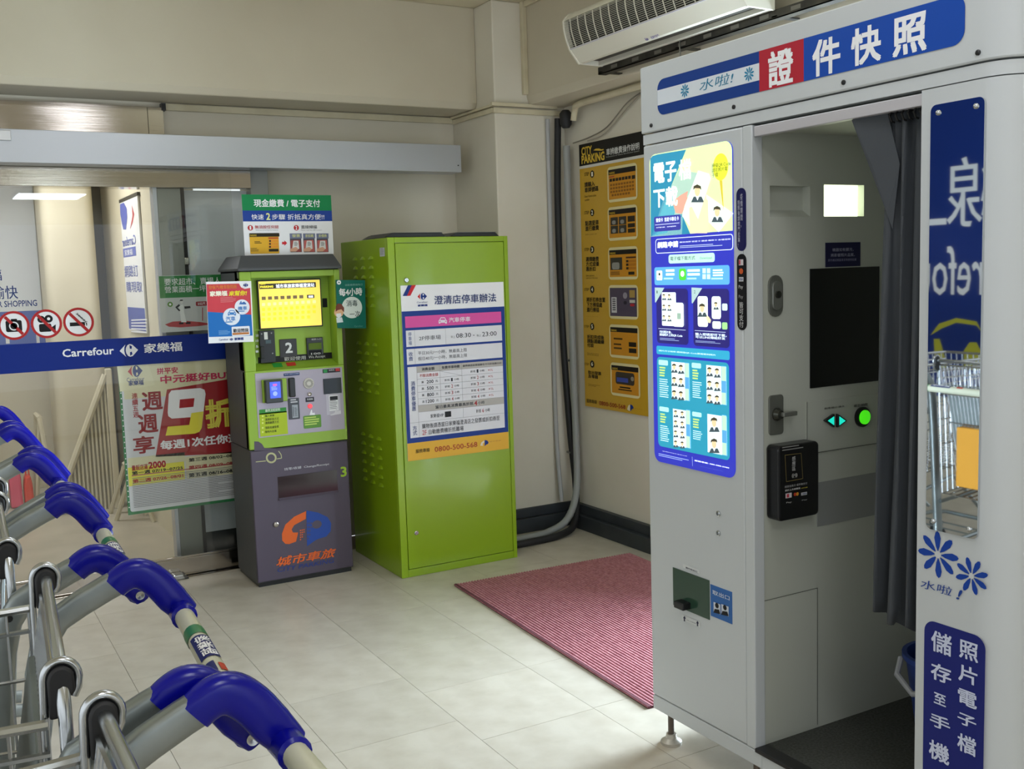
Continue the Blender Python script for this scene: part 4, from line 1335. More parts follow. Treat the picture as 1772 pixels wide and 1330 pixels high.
# inner panel with pockets, on plane y = YE1, facing the seat
def pocket_wall(name, mat, par, y, x0, x1, z0, z1, holes, depth):
    xs = sorted({x0, x1} | {h[0] for h in holes} | {h[1] for h in holes})
    zs = sorted({z0, z1} | {h[2] for h in holes} | {h[3] for h in holes})
    m_ = MB()
    for i in range(len(xs) - 1):
        for j in range(len(zs) - 1):
            cx, cz = (xs[i] + xs[i + 1]) / 2, (zs[j] + zs[j + 1]) / 2
            if any(h[0] < cx < h[1] and h[2] < cz < h[3] for h in holes):
                continue
            m_.add([(xs[i], y, zs[j]), (xs[i + 1], y, zs[j]), (xs[i + 1], y, zs[j + 1]), (xs[i], y, zs[j + 1])], [(0, 1, 2, 3)])
    for h in holes:
        a, b, c, d = h[:4]
        yy = y + depth
        zf = c + (0.02 if len(h) > 4 else 0)
        m_.add([(a, y, c), (b, y, c), (b, y, d), (a, y, d), (a, yy, zf), (b, yy, zf), (b, yy, d), (a, yy, d)], [(0, 1, 5, 4), (1, 2, 6, 5), (2, 3, 7, 6), (3, 0, 4, 7), (4, 5, 6, 7)])
    return m_.build(name, mat, par)
HOL = [(BX + 0.070, BX + 0.221, 1.657, 1.741, 1), (BX + 0.275, BX + 0.436, 1.658, 1.747)]
ip = pocket_wall('inner_panel', BOOTHIN, pb, YE1, BX, BX1, 0.155, 1.900, HOL, 0.029)
bx('light_diffuser', lit('f2ffd8', 3.0), ip, BX + 0.275, BX + 0.436, YE1 + 0.024, YE1 + 0.0285, 1.658, 1.747)
bx('screen', SCREENB, ip, BX + 0.219, BX + 0.500, YE1 - 0.003, YE1 + 0.001, 1.173, 1.512, bevel=0.001)
bx('photo_slot_window', M('slot_grey', '8b8d8b', 0.35), ip, BX + 0.247, BX + 0.53, YE1 - 0.002, YE1 + 0.001, 0.766, 0.896)
bx('jamb', BOOTH, ip, BX, BX + 0.039, YE1 - 0.006, YE1 + 0.03, 0.155, 1.90, bevel=0.003)
bx('access_door', BOOTHIN, ip, BX + 0.040, BX + 0.246, YE1 - 0.0025, YE1 + 0.001, 0.168, 0.584)
bx('button_panel', BOOTHIN, ip, BX + 0.205, BX + 0.55, YE1 - 0.0025, YE1 + 0.001, 0.985, 1.135)
ZI = (1300, 640, 4.156)
S = sheet_y(ip, YE1 - 0.003, ZI)
SEAM = ink('4a4c48')
for (x0, z0, x1, z1) in ((0.040, 0.584, 0.246, 0.584), (0.246, 0.168, 0.246, 0.584), (0.205, 0.985, 0.55, 0.985), (0.205, 0.985, 0.205, 1.135)):
    S.poly(rrect(BX + x0 - 0.0009, z0 - 0.0009, BX + x1 + 0.0009, z1 + 0.0009, 0), SEAM, 1)
S.T('選擇/縮小·放大', 522, 270, 668, 265, BLK, 0.01)
S.T('確定/拍照', 735, 248, 835, 256, BLK, 0.01)
S.done()
def tri_btn(x0, x1, tip):
    cs = [(x0, 312), (x0, 412), (tip, 362)]
    S = sheet_y(None, YE1 - 0.0025, ZI, base=0)
    P = [S.uv(*c) for c in cs]
    cx, cz = sum(p[0] for p in P) / 3, sum(p[1] for p in P) / 3
    b = MB().prism(P, 1, YE1 - 0.012, YE1).build('arrow_button', BLACKP, ip, bevel=0.002)
    MB().prism([(cx + (p[0] - cx) * 0.62, cz + (p[1] - cz) * 0.62) for p in P], 1, YE1 - 0.0135, YE1 - 0.012).build('button_lens', lit('18c9b0', 1.0), b)
tri_btn(585, 585, 515)
tri_btn(607, 607, 675)
c = on(1300 + 788 / 4.156, 640 + 335 / 4.156, 1, YE1)
gb = MB().lathe([(0.030, 0), (0.030, -0.008), (0.022, -0.011), (0.002, -0.011)], (c.x, YE1 - 0.002, c.z), 1, 24).build('round_button', BLACKP, ip, smooth=True)
MB().lathe([(0.021, 0), (0.021, -0.006), (0.015, -0.010), (0.002, -0.011)], (c.x, YE1 - 0.012, c.z), 1, 24).build('button_lens', lit('44d818', 0.75), gb, smooth=True)
# locks
def lock_plate(zc, h, knob):
    x = BX + 0.087
    pl = MB().prism(rrect(x - 0.027, zc - h / 2, x + 0.027, zc + h / 2, 0.026 if knob == 0 else 0.01), 1, YE1 - 0.005, YE1 + 0.001).build('lock_plate', M('lock_grey', '7b7d76', 0.35, 0.6), ip, bevel=0.002)
    if knob == 0:
        MB().prism(rrect(x - 0.017, zc - h * 0.34, x + 0.017, zc + h * 0.36, 0.016), 1, YE1 - 0.011, YE1 - 0.004).build('lock_insert', M('lock_mid', '8f918b', 0.3, 0.7), pl, bevel=0.002)
        MB().lathe([(0.010, 0), (0.010, -0.005), (0.001, -0.005)], (x, YE1 - 0.011, zc + 0.004), 1, 16).build('cylinder', M('lock_dark', '45463f', 0.3, 0.7), pl)
        bx('keyhole', BLACKP, pl, x - 0.0012, x + 0.0012, YE1 - 0.0168, YE1 - 0.0158, zc - 0.003, zc + 0.011)
    else:
        MB().lathe([(0.018, 0), (0.018, -0.006), (0.012, -0.018), (0.001, -0.018)], (x, YE1 - 0.005, zc + 0.002), 1, 18).build('cylinder', M('lock_dark', '45463f', 0.3, 0.7), pl)
        bx('key_bow', M('lock_mid', '8f918b', 0.3, 0.7), pl, x + 0.0, x + 0.052, YE1 - 0.034, YE1 - 0.016, zc - 0.004, zc + 0.009, bevel=0.003)
lock_plate(1.441, 0.115, 0)
lock_plate(1.110, 0.112, 1)
# payment reader
xr0, xr1, zr0, zr1 = BX + 0.050, BX + 0.205, 0.818, 1.030
rdr = MB().prism(rrect(xr0, zr0, xr1, zr1, 0.014), 1, YE1 - 0.050, YE1).build('payment_reader', M('reader_black', '101012', 0.3), ip, bevel=0.006)
S = sheet_y(rdr, YE1 - 0.050, ZI)
S.lines(222, 555, 380, 570, 2, ink('8a8a88'), 1, 0.35)
S.L(242, 612, 358, 598, 0.0012, ink('8a7a4a'), 1)
S.L(242, 612, 252, 802, 0.0012, ink('8a7a4a'), 1)
S.L(252, 802, 370, 780, 0.0012, ink('8a7a4a'), 1)
S.L(358, 598, 370, 780, 0.0012, ink('8a7a4a'), 1)
S.T('感\n應\n區', 290, 622, 316, 720, ink('b9b9b9'), 0.0)
S.T('((•))', 290, 745, 328, 770, ink('c9c9c9'), 0.01)
S.T('請將信用卡 或手機支付', 238, 832, 400, 820, ink('a9a9a9'), 0.0)
S.T('置於上方感應區', 240, 860, 350, 854, ink('d9d9d9'), 0.01)
S.T('3秒鐘', 355, 846, 402, 845, ink('c9b84a'), 0.01)
S.R(246, 888, 290, 915, ink('c9c0c4'), 1)
S.R(254, 892, 270, 914, ink('b83a4a'), 2)
S.C(314, 893, 13, ink('b8402a'), 1, 14); S.C(330, 890, 13, ink('c98a2c'), 2, 14)
S.R(358, 882, 400, 895, ink('b9b9b9'), 1)
S.T('VISA', 364, 886, 396, 890, ink('2a3a7a'), 0.02)
S.T('Pay', 250, 948, 288, 955, ink('b9b9b9'))
S.T('Pay', 362, 932, 400, 934, ink('b9b9b9'))
S.done()
# notice above the screen
bx('notice_plate', ink('1c1c40'), ip, BX + 0.280, BX + 0.420, YE1 - 0.0022, YE1, 1.515, 1.584)
S = sheet_y(ip, YE1 - 0.0022, (1290, 180, 3.912))
S.T('機器如有髒污，', 586, 975, 728, 995, ink('a9a9c0'), 0.0)
S.T('將影響照片品質。', 575, 1012, 738, 1030, ink('a9a9c0'), 0.0)
S.T('請先確認鏡面清潔再使用拍攝', 556, 1048, 748, 1060, ink('8a8aa8'), 0.0)
S.done()
# right shell with rounded corner
def corner_plan(x0, x1, y0, y1, r, n=8):
    pts = [(x0, y1), (x1, y1), (x1, y0)]
    for i in range(n + 1):
        a = rad(270 - 90 * i / n)
        pts.append((x0 + r + r * math.cos(a), y0 + r + r * math.sin(a)))
    return pts
rs_ = MB()
inner = corner_plan(BX + 0.03, BX1, BY0 + 0.03, YE0, 0.05)
outer = corner_plan(BX, BX1, BY0, YE0, 0.08)
arc_o, arc_i = outer[3:], inner[3:]
ring = [(BX1, BY0)] + arc_o + [(BX, YE0), (BX + 0.03, YE0)] + arc_i[::-1] + [(BX1, BY0 + 0.03)]
rs_.prism(ring, 2, 0.107, 1.900)
shell = rs_.build('side_shell', BOOTH, pb, smooth=True)
bx('back_wall', BOOTHIN, pb, BX1 - 0.02, BX1, BY0 + 0.03, YE1, 0.12, 1.9)
MB().prism(corner_plan(BX + 0.002, BX1, BY0 + 0.002, BY1, 0.08), 2, 1.903, 1.932).build('top_rail', BOOTH, pb, smooth=True)
hdr = MB().prism(corner_plan(BX - 0.004, BX1, BY0 - 0.004, BY1 + 0.003, 0.085), 2, 1.936, 2.133).build('header_box', BOOTH, pb, bevel=0.004, smooth=True)
bx('booth_ceiling', BOOTHIN, pb, BX + 0.03, BX1 - 0.02, BY0 + 0.03, YE1, 1.885, 1.90)
# platform, carpet, threshold
bx('platform', BOOTH, pb, BX + 0.001, BX1, BY0 + 0.09, YE1 - 0.031, 0.107, 0.149)
bx('floor_carpet', M('booth_carpet', '4a4c48', 0.95, noise=(140, 4, '33352f'), bump=(300, 0.5)), pb, BX + 0.045, BX1 - 0.02, BY0 + 0.03, YE1, 0.149, 0.157)
bx('threshold_strip', BLACKP, pb, BX - 0.004, BX + 0.044, YE0, YE1 - 0.006, 0.149, 0.162, bevel=0.003)
# curtain track
bx('curtain_track', M('track_white', 'c2bfc4', 0.4, 0.3), pb, BX + 0.004, BX + 0.026, YE0 - 0.002, YE1 - 0.01, 1.868, 1.895, bevel=0.002)
# header sign
XH = BX - 0.004
S = sheet_x(hdr, XH, (1100, 0, 2.637))
SB, SBL, SR_ = ink('123a86'), ink('1348a8'), ink('b02334')
su0, su1, sv0, sv1 = -2.524, -1.474, 1.979, 2.083
RRs = rrect(su0, sv0, su1, sv1, 0.03, 6)
S.poly(RRs, SB, 1)
ub_, ue_ = S.uv(565, 300)[0], S.uv(768, 250)[0]
S.poly(rrect(su0 + 0.001, sv0 + 0.030, ub_, sv1 - 0.030, 0), ink('d5dbe2'), 2)
S.poly(rrect(ub_, sv0, ue_, sv1, 0), SR_, 2)
bl_ = [p for p in rrect(ue_, sv0, su1, sv1, 0.03, 6)]
bl_ = [(ue_, p[1]) if p[0] < ue_ + 0.031 else p for p in bl_]
S.poly([(ue_, sv0)] + [p for p in bl_ if p[0] > ue_ + 0.01] + [(ue_, sv1)], SBL, 2)
def daisy(S, x, y, r, m, hub, n=8, layer=3, rot=0.2, wd=0.28):
    a, b = S.uv(x, y), S.uv(x, y + r)
    q = abs(a[1] - b[1])
    for i in range(n):
        t = 2 * math.pi * i / n + rot
        u, v = math.cos(t), math.sin(t)
        pts = []
        for (f, g) in ((0.12, 0.0), (0.35, 0.6), (0.7, 1.0), (0.92, 0.6), (1.0, 0.0), (0.92, -0.6), (0.7, -1.0), (0.35, -0.6)):
            pts.append((a[0] + q * (u * f - v * g * wd * 0.5), a[1] + q * (v * f + u * g * wd * 0.5)))
        S.poly(pts, m, layer)
    S.poly([(a[0] + q * 0.16 * math.cos(2 * math.pi * i / 14), a[1] + q * 0.16 * math.sin(2 * math.pi * i / 14)) for i in range(14)], hub, layer + 1)
TEAL = ink('1d7fa6')
daisy(S, 226, 414, 32, TEAL, ink('bfe3ee'), 10)
daisy(S, 519, 338, 34, TEAL, ink('bfe3ee'), 10)
S.T('水啦!', 292, 368, 448, 378, ink('2b7a9c'), 0.0, 3, 0.15)
S.T('證', 606, 240, 722, 375, WH, 0.03)
S.T('件', 808, 190, 936, 325, WH, 0.03)
S.T('快', 985, 138, 1122, 275, WH, 0.03)
S.T('照', 1175, 88, 1330, 228, WH, 0.03)
S.done('sign_panel', split=True)
for (x, y) in ((72, 572), (449, 488), (950, 376), (1564, 240)):
    p = on(1100 + x / 2.637, y / 2.637, 0, XH)
    MB().lathe([(0.006, 0), (0.006, -0.003), (0.003, -0.005), (0.001, -0.005)], (XH, p.y, p.z), 0, 12).build('screw', BLACKP, hdr)

# glowing display on the machine housing
LB = M('lightbox_frame', 'c9ccd2', 0.3)
lbx = MB().prism(rrect(2.200, 0.928, 2.570, 1.869, 0.028, 6), 0, BX - 0.003, BX + 0.001).build('light_box', lit('2f36b8', 0.62), pb)
Z1, Z2, Z3 = (1110, 240, 5.54), (1110, 460, 7.39), (1110, 600, 5.54)
S = sheet_x(lbx, BX - 0.003, Z1, base=0.0004)
E_ = 0.85
L = lambda c, s=E_: lit(c, s)
dk = L('281f78', 0.5)
vtop = S.uv(400, 915)[1]
pp = [p for p in rrect(-2.570, 0.928, -2.200, 1.869, 0.028, 6)]
S.poly([p for p in pp if p[1] > vtop] [:0] + [(-2.570, vtop), (-2.200, vtop)] + [p for p in pp if p[1] > 1.5], L('cde2a6', 0.8), 1)
S.P([(88, 190), (110, 165), (160, 150), (430, 105), (285, 460), (100, 935), (92, 935)], L('2a86a8', 0.7), 2)
S.P([(285, 460), (360, 300), (560, 330), (470, 600), (400, 740), (390, 915), (100, 935), (220, 560)], L('a8c8b8', 0.75), 2)
S.P([(100, 935), (160, 740), (390, 722), (470, 910)], L('2a86a8', 0.7), 2)
S.P([(100, 935), (285, 460), (330, 690), (250, 900)], L('3a9cb8', 0.7), 2)
S.T('電子', 118, 240, 340, 402, L('eef6e0', 1.0), 0.03)
S.T('檔', 360, 205, 480, 385, L('dff0d0', 1.0), 0.02)
S.T('下載', 118, 480, 352, 640, L('eef6e0', 1.0), 0.03)
# phone in hand, photo sheet
S.P([(548, 305), (650, 335), (668, 380), (520, 850), (478, 850), (395, 740), (420, 640)], L('d8ecd8', 0.95), 4)
S.P([(625, 535), (885, 715), (745, 895), (650, 800)], L('d5e6dc', 0.9), 3)
def person(S, x, y, r, layer, tie=True, Z=None):
    S.P([(x - r * 1.5, y + r * 2.6), (x - r * 0.9, y + r * 1.3), (x + r * 0.9, y + r * 1.3), (x + r * 1.5, y + r * 2.6)], L('44545c', 0.6), layer)
    S.P([(x - r * 0.4, y + r * 1.25), (x + r * 0.4, y + r * 1.25), (x, y + r * 2.2)], L('e6f0f0', 0.9), layer + 1)
    S.C(x, y, r * 1.25, L('d9c49a', 0.85), layer + 2, 16, 0.78)
    S.P([(x - r * 0.95, y - r * 0.2), (x - r * 0.8, y - r * 1.1), (x, y - r * 1.5), (x + r * 0.8, y - r * 1.1), (x + r * 0.95, y - r * 0.2), (x + r * 0.55, y - r * 0.6), (x - r * 0.5, y - r * 0.65)], L('4a4634', 0.5), layer + 3)
person(S, 545, 500, 42, 5)
S.P([(300, 600), (380, 540), (450, 500), (440, 560), (480, 590), (420, 660), (390, 720), (330, 710)], L('d3a08c', 0.8), 3)
S.P([(470, 660), (495, 650), (560, 780), (620, 560), (650, 590), (655, 800), (640, 905), (480, 905), (470, 760)], L('e6cba8', 0.9), 9)
person(S, 735, 700, 38, 5)
S.C(762, 270, 130, L('d8e03a', 0.85), 3, 36, 0.85)
S.P([(752, 400), (778, 398), (795, 740)], L('c9b83a', 0.8), 3)
S.T('掃描QR Code\n請在照片電\n子檔！', 680, 240, 860, 345, L('4a5a2a', 0.4), 0.0, 4)
S.R(128, 750, 385, 872, L('3a3ca0', 0.6), 6, 0.006)
S.T('健保卡  悠遊卡聯名卡', 148, 762, 368, 782, L('dfe6f4', 0.9), 0.02, 7)
S.L(140, 826, 372, 806, 0.002, L('b9c3e6', 0.8), 7)
S.T('NT$120   NT$200', 152, 848, 340, 842, L('dfe6f4', 0.9), 0.03, 7)
S.R(136, 962, 882, 1064, L('d9e6f0', 0.9), 2, 0.01)
S.R(142, 968, 876, 1057, L('3038b0', 0.6), 3, 0.008)
S.T('網路申請', 158, 990, 358, 1038, L('eef6f4', 1.0), 0.04, 4)
S.T('雜誌證照·悠遊卡·識證·護照卡·各種證照', 370, 985, 860, 968, L('e6f0f4', 0.9), 0.01, 4)
S.lines(372, 1026, 800, 1032, 2, L('b9c9e6', 0.85), 4, 0.35)
S.R(262, 1112, 705, 1180, L('b4dfd0', 0.85), 2, 0.008)
S.T('電子檔下載方式', 280, 1130, 518, 1158, L('2a4a5a', 0.4), 0.0, 3)
S.T('Download', 566, 1132, 678, 1150, L('5a9a86', 0.7), 0.0, 3)
S.z = Z2
S.R(168, 18, 1132, 238, L('5aa8dc', 0.75), 2, 0.008)
S.R(196, 60, 272, 182, L('e0ece4', 0.95), 3, 0.004)
S.T('iPhone', 208, 140, 262, 155, L('4a5a5a', 0.4), 0, 4)
S.C(236, 105, 18, L('1f3a34', 0.4), 4, 14)
S.R(484, 34, 578, 182, L('4ac83a', 0.85), 3, 0.008)
S.C(530, 100, 38, L('e6f6e0', 0.95), 4, 20)
for (x, y) in ((785, 30), (842, 30), (785, 105), (842, 105)):
    S.R(x, y, x + 44, y + 62, L('c4e0d0', 0.85), 3)
for (x0, x1, n) in ((318, 430, 2), (595, 755, 2), (920, 1075, 3)):
    S.lines(x0, 45, x1, 140, n, L('dff2f4', 0.95), 4, 0.6, n)
for (x0, x1) in ((292, 450), (590, 748), (900, 1095)):
    S.lines(x0, 152, x1, 178, 1, L('aee0ea', 0.9), 4, 0.7)
for (x0, x1, y0, y1) in ((192, 605, 290, 1010), (662, 1130, 292, 1050)):
    S.R(x0, y0, x1, y1, L('2a2478', 0.5), 2, 0.012)
S.P([(175, 275), (298, 278), (188, 468), (178, 462)], L('a8c4c4', 0.8), 3)
S.P([(645, 275), (782, 282), (660, 478), (648, 474)], L('a8c4c4', 0.8), 3)
S.T('1', 200, 315, 212, 350, L('4a6a6a', 0.4), 0, 4)
S.T('2', 678, 310, 696, 350, L('4a6a6a', 0.4), 0, 4)
S.R(262, 336, 450, 770, L('dfeef0', 0.95), 3, 0.004)
for r in range(3):
    for q in range(2):
        person(S, 297 + 68 * q, 385 + 135 * r + 3 * q, 19, 4)
S.R(414, 468, 556, 780, L('e2f2e4', 0.98), 8, 0.008)
S.R(470, 600, 520, 680, L('9ab8a8', 0.7), 9)
S.R(722, 386, 856, 780, L('e2f2e8', 0.98), 3, 0.008)
person(S, 786, 540, 42, 4)
S.P([(835, 650), (870, 640), (905, 690), (895, 730), (862, 720)], L('e6d8a8', 0.9), 9)
S.R(902, 388, 1022, 680, L('e2f2e8', 0.98), 3, 0.008)
person(S, 962, 495, 24, 4)
S.R(912, 705, 1022, 805, L('dff0e4', 0.95), 3, 0.006)
S.R(1036, 480, 1104, 570, L('c4e4e0', 0.9), 3, 0.004)
S.R(1036, 720, 1104, 812, L('9adc8a', 0.85), 3, 0.004)
S.L(222, 798, 570, 820, 0.0015, L('b9c9e6', 0.8), 3)
S.L(686, 824, 1082, 848, 0.0015, L('b9c9e6', 0.8), 3)
S.T('列印照片後，\n掃描照片上的QR Code', 236, 822, 528, 912, L('dff0f4', 0.95), 0.012, 3)
S.T('輸入密碼即可下載，\n可以LINE傳給好友', 694, 850, 1095, 946, L('dff0f4', 0.95), 0.012, 3)
S.lines(240, 918, 495, 972, 2, L('9ab0dc', 0.8), 3, 0.35)
S.lines(696, 952, 1030, 1005, 2, L('9ab0dc', 0.8), 3, 0.35)
S.R(195, 1018, 1132, 1205, L('2fa0c4', 0.75), 2, 0.006)
S.T('·照片尺寸說明 請掃描QR Code觀看範例照片', 220, 1070, 955, 1150, L('dff0f4', 0.95), 0.008, 3)
S.z = Z3
S.R(150, 92, 850, 1090, L('2a96b4', 0.7), 2, 0.015)
def photo_sheet(x0, y0, x1, y1, cols, rows_, side):
    sl = (y1 - y0) * 0
    S.R(x0, y0, x1, y1, L('d5e8ec', 0.95), 3)
    S.R(x1 - (x1 - x0) * 0.26, y0 + 8, x1, y1, L('5aa4d8', 0.75), 4)
    S.R(x1 - (x1 - x0) * 0.24, y0 + 14, x1 - 4, y0 + (y1 - y0) * 0.40, L('b4dcc0', 0.85), 5)
    S.R(x1 - (x1 - x0) * 0.24, y0 + (y1 - y0) * 0.68, x1 - 4, y1 - 6, L('b4dcc0', 0.85), 5)
    wc = (x1 - x0) * 0.74 / cols
    hc = (y1 - y0) / rows_
    for r in range(rows_):
        for q in range(cols):
            person(S, x0 + wc * (q + 0.5), y0 + hc * (r + 0.36) + 16 * (q + 0.5) * wc / 100, hc * 0.17, 5)
photo_sheet(290, 140, 465, 520, 2, 3, 1)
photo_sheet(625, 172, 820, 560, 2, 3, 1)
photo_sheet(305, 590, 475, 975, 2, 4, 1)
photo_sheet(635, 640, 825, 1045, 1, 2, 1)
for (x, y, n) in ((168, 122, 9), (485, 150, 8), (176, 568, 8), (490, 618, 5)):
    S.R(x, y, x + 90, y + 58, L('a8e0d8', 0.85), 3, 0.004)
    S.lines(x + 8, y + 66, x + 70, y + 66 + 9 * 12, 4, L('c4e07a', 0.8), 3, 0.55, x)
    S.lines(x + 8, y + 180, x + 100, y + 180 + 22 * n, n, L('bfe6ea', 0.85), 3, 0.42, y)
S.T('綠城科技股份有限公司', 205, 995, 440, 1048, L('e6f0f4', 0.95), 0.02, 3)
S.lines(168, 1040, 470, 1075, 2, L('9ab0dc', 0.8), 3, 0.4)
S.L(490, 1052, 494, 1142, 0.0015, L('9ab0dc', 0.8), 3)
S.T('服務專線: 080-088-2985', 512, 1080, 845, 1166, L('e6f0f4', 0.95), 0.025, 3)
S.T('Service Hotline 080-088-2985', 570, 1142, 785, 1192, L('9ab0dc', 0.8), 0.0, 3)
S.done('display_print', 'display_lettering')
# dark strips right of the display
for (z0, z1, c, t, u0) in ((1.567, 1.737, '1a1a4e', 0, 0), (1.350, 1.559, '101014', 1, 0)):
    st = MB().prism(rrect(2.150, z0, 2.187, z1, 0.018, 5), 0, BX - 0.0015, BX + 0.001).build('label_strip', ink(c), pb)
    S = sheet_x(st, BX - 0.0015)
    if t == 0:
        S.TU('疫\n情\n期\n間\n，', -2.169, 1.63, -2.160, 1.722, ink('b9b9c9'), 0.0)
        S.TU('拍\n照\n後\n請\n開\n門\n拉\n簾\n!', -2.180, 1.578, -2.171, 1.705, ink('b9b9c9'), 0.0)
    else:
        S.poly(rrect(-2.178, 1.528, -2.160, 1.544, 0), ink('c9c0c4'), 1)
        S.poly(rrect(-2.177, 1.530, -2.171, 1.543, 0), ink('b83a4a'), 2)
        S.poly([(-2.169 + 0.008 * math.cos(a * 0.4), 1.512 + 0.008 * math.sin(a * 0.4)) for a in range(16)], ink('c0562a'), 1)
        S.poly(rrect(-2.178, 1.484, -2.160, 1.496, 0), ink('c9c9cc'), 1)
        S.TU('VISA', -2.177, 1.487, -2.161, 1.493, ink('2a3a7a'), 0.02)
        S.TU('Pay', -2.178, 1.462, -2.161, 1.474, ink('c9c9c9'))
        S.TU('Pay', -2.178, 1.435, -2.161, 1.447, ink('9a9a9a'))
        S.TU('皆\n可\n支\n付', -2.177, 1.358, -2.160, 1.428, ink('c9c9c9'), 0.0)
    S.done()
# photo outlet with flap and label
ZR = (1100, 860, 2.83)
S = sheet_x(None, BX, ZR, base=0)
a, b = S.uv(184, 342), S.uv(364, 600)
ow = bx('outlet_flap', M('outlet_green_glass', '2c4638', 0.12), pb, BX - 0.002, BX + 0.001, -b[0], -a[0], b[1], a[1])
bx('outlet_handle', BLACKP, ow, BX - 0.032, BX, 2.405, 2.450, b[1] + 0.008, b[1] + 0.030, bevel=0.003)
a2, b2 = S.uv(367, 425), S.uv(474, 622)
ol = bx('outlet_label', ink('3566a8'), pb, BX - 0.001, BX + 0.001, -b2[0], -a2[0], b2[1], a2[1])
S = sheet_x(ol, BX - 0.001, ZR)
S.T('取出口', 378, 452, 462, 506, ink('d3dcea'), 0.012)
for (x0, x1, y) in ((382, 416, 512), (420, 456, 522)):
    S.R(x0, y, x1, y + 62, ink('c9cfd9'), 1)
    S.C((x0 + x1) / 2, y + 18, 13, BLK, 2, 14)
    S.P([(x0, y + 52), (x0 + 6, y + 34), (x1 - 6, y + 38), (x1, y + 60)], BLK, 2)
S.done()
S = sheet_x(pb, BX, ZR)
S.R(232, 326, 314, 374, ink('d0d2d2'), 1)
S.T('照片取出口', 246, 340, 302, 368, ink('2a2c44'), 0.015, 2)
S.R(228, 574, 318, 638, ink('d0d2d2'), 1)
S.T('向上推開', 252, 598, 296, 620, ink('2a2c44'), 0.01, 2)
for x, y in ((240, 592), (304, 616)):
    S.P([(x - 3, y + 14), (x - 3, y), (x - 7, y), (x, y - 12), (x + 7, y + 2), (x + 3, y + 2), (x + 3, y + 16)], ink('1a1c3c'), 2)
S.done('small_labels')
for y in (80, 176):
    p = on(1100 + 407 / 2.83, 860 + y / 2.83, 0, BX)
    MB().lathe([(0.0085, 0), (0.0085, -0.003), (0.005, -0.005), (0.004, -0.001), (0.001, -0.001)], (BX, p.y, p.z), 0, 16).build('key_lock', CHROME, pb, smooth=True)
# mirror on the right shell
mr = MB().prism(rrect(1.424, 0.917, 1.557, 1.863, 0.014, 5), 0, BX - 0.005, BX - 0.0005).build('mirror_panel', MIRROR, pb)
for (y, z) in ((1.537, 1.845), (1.444, 1.845), (1.537, 0.937), (1.444, 0.937)):
    MB().lathe([(0.006, 0), (0.006, -0.002), (0.004, -0.005), (0.001, -0.006)], (BX - 0.005, y, z), 0, 14).build('mirror_screw', CHROME, mr, smooth=True)
# flowers and lettering on the right shell
FB = ink('16409c')
S = sheet_x(shell, BX, (1560, 900, 3.094))
daisy(S, 196, 183, 125, FB, ink('c9ccd0'), 8, 1, 0.05, 0.32)
daisy(S, 376, 298, 100, FB, ink('c9ccd0'), 8, 1, 0.3, 0.32)
S.T('水啦', 104, 310, 272, 408, ink('1d3f8e'), 0.0, 3, 0.1)
S.T('!', 296, 365, 328, 430, ink('1d3f8e'), 0.02, 3, 0.3)
A, B = S.uv(124, 520), S.uv(452, 620)
S.poly(rrect(A[0], 0.10, B[0] - 0.0, A[1] - 0.002, 0.028, 6), ink('1c2470'), 1)
LW = ink('cdd3ea')
for (t, x0, y0, x1, y1) in (('儲', 162, 582, 270, 732), ('存', 160, 752, 268, 884), ('至', 176, 915, 240, 1000), ('手', 155, 1022, 262, 1138), ('機', 150, 1165, 258, 1315)):
    S.T(t, x0, y0, x1, y1, LW, 0.02)
for (t, x0, y0, x1, y1) in (('照', 312, 632, 412, 765), ('片', 308, 762, 408, 890), ('電', 305, 892, 406, 1015), ('子', 303, 1020, 402, 1122), ('檔', 302, 1130, 400, 1268)):
    S.T(t, x0, y0, x1, y1, LW, 0.02)
S.done('stickers', split=True)
# levelling feet
def foot(x, y):
    f = MB().lathe([(0.010, 0.012), (0.010, 0.11)], (x, y, 0), 2, 12).build('levelling_foot', M('foot_rod', '6a6058', 0.4, 0.6), pb, smooth=True)
    MB().lathe([(0.034, 0.0), (0.034, 0.010), (0.018, 0.020), (0.016, 0.034), (0.011, 0.034)], (x, y, 0), 2, 20).build('foot_disc', M('foot_disc', 'b9b3a8', 0.4, 0.5), f, smooth=True)
for (x, y) in ((1.995, 2.55), (2.0, 2.16), (2.64, 2.55), (2.02, 1.46), (2.64, 1.42)):
    foot(x, y)

# ---- curtain
ct = thing('curtain', (1.99, 1.68, 0.64), 'dark grey cloth curtain drawn aside in the photo booth entrance', 'curtain')
vs, fs = [], []
NU, NV = 64, 30
ztop, zbot = 1.872, 0.645
def cur_pt(u, v):
    # u 0..1 right edge to left edge, v 0..1 top to bottom
    yl = 1.748 - 0.035 * (1 - v) ** 2
    y = 1.590 + (yl - 1.590) * u
    amp = 0.012 + 0.022 * v
    ph = 2 * math.pi * (3.2 * u + 0.15 * math.sin(3 * v)) 
    x = 2.012 + amp * math.sin(ph) + 0.006 * math.sin(7 * ph / 3.2 * 0.7 + 5 * v)
    z = ztop + (zbot - ztop) * v - 0.02 * math.sin(ph) * v * (0.3 if u > .5 else 0.8) - (0.02 if u > 0.75 else 0) * v * -1
    return (x, y + 0.004 * math.cos(ph * 2), z)
for j in range(NV + 1):
    for i in range(NU + 1):
        vs.append(cur_pt(i / NU, j / NV))
for j in range(NV):
    for i in range(NU):
        a = j * (NU + 1) + i
        fs.append((a, a + 1, a + NU + 2, a + NU + 1))
c_ = MB().add(vs, fs).build('cloth', CURT, ct, smooth=True)
sm = c_.modifiers.new('solid', 'SOLIDIFY'); sm.thickness = 0.0025
fv = [(1.985, 1.755, 1.884), (1.978, 1.796, 1.866), (1.990, 1.700, 1.640), (1.998, 1.690, 1.600), (2.0, 1.672, 1.75), (1.99, 1.70, 1.87), (1.982, 1.735, 1.75)]
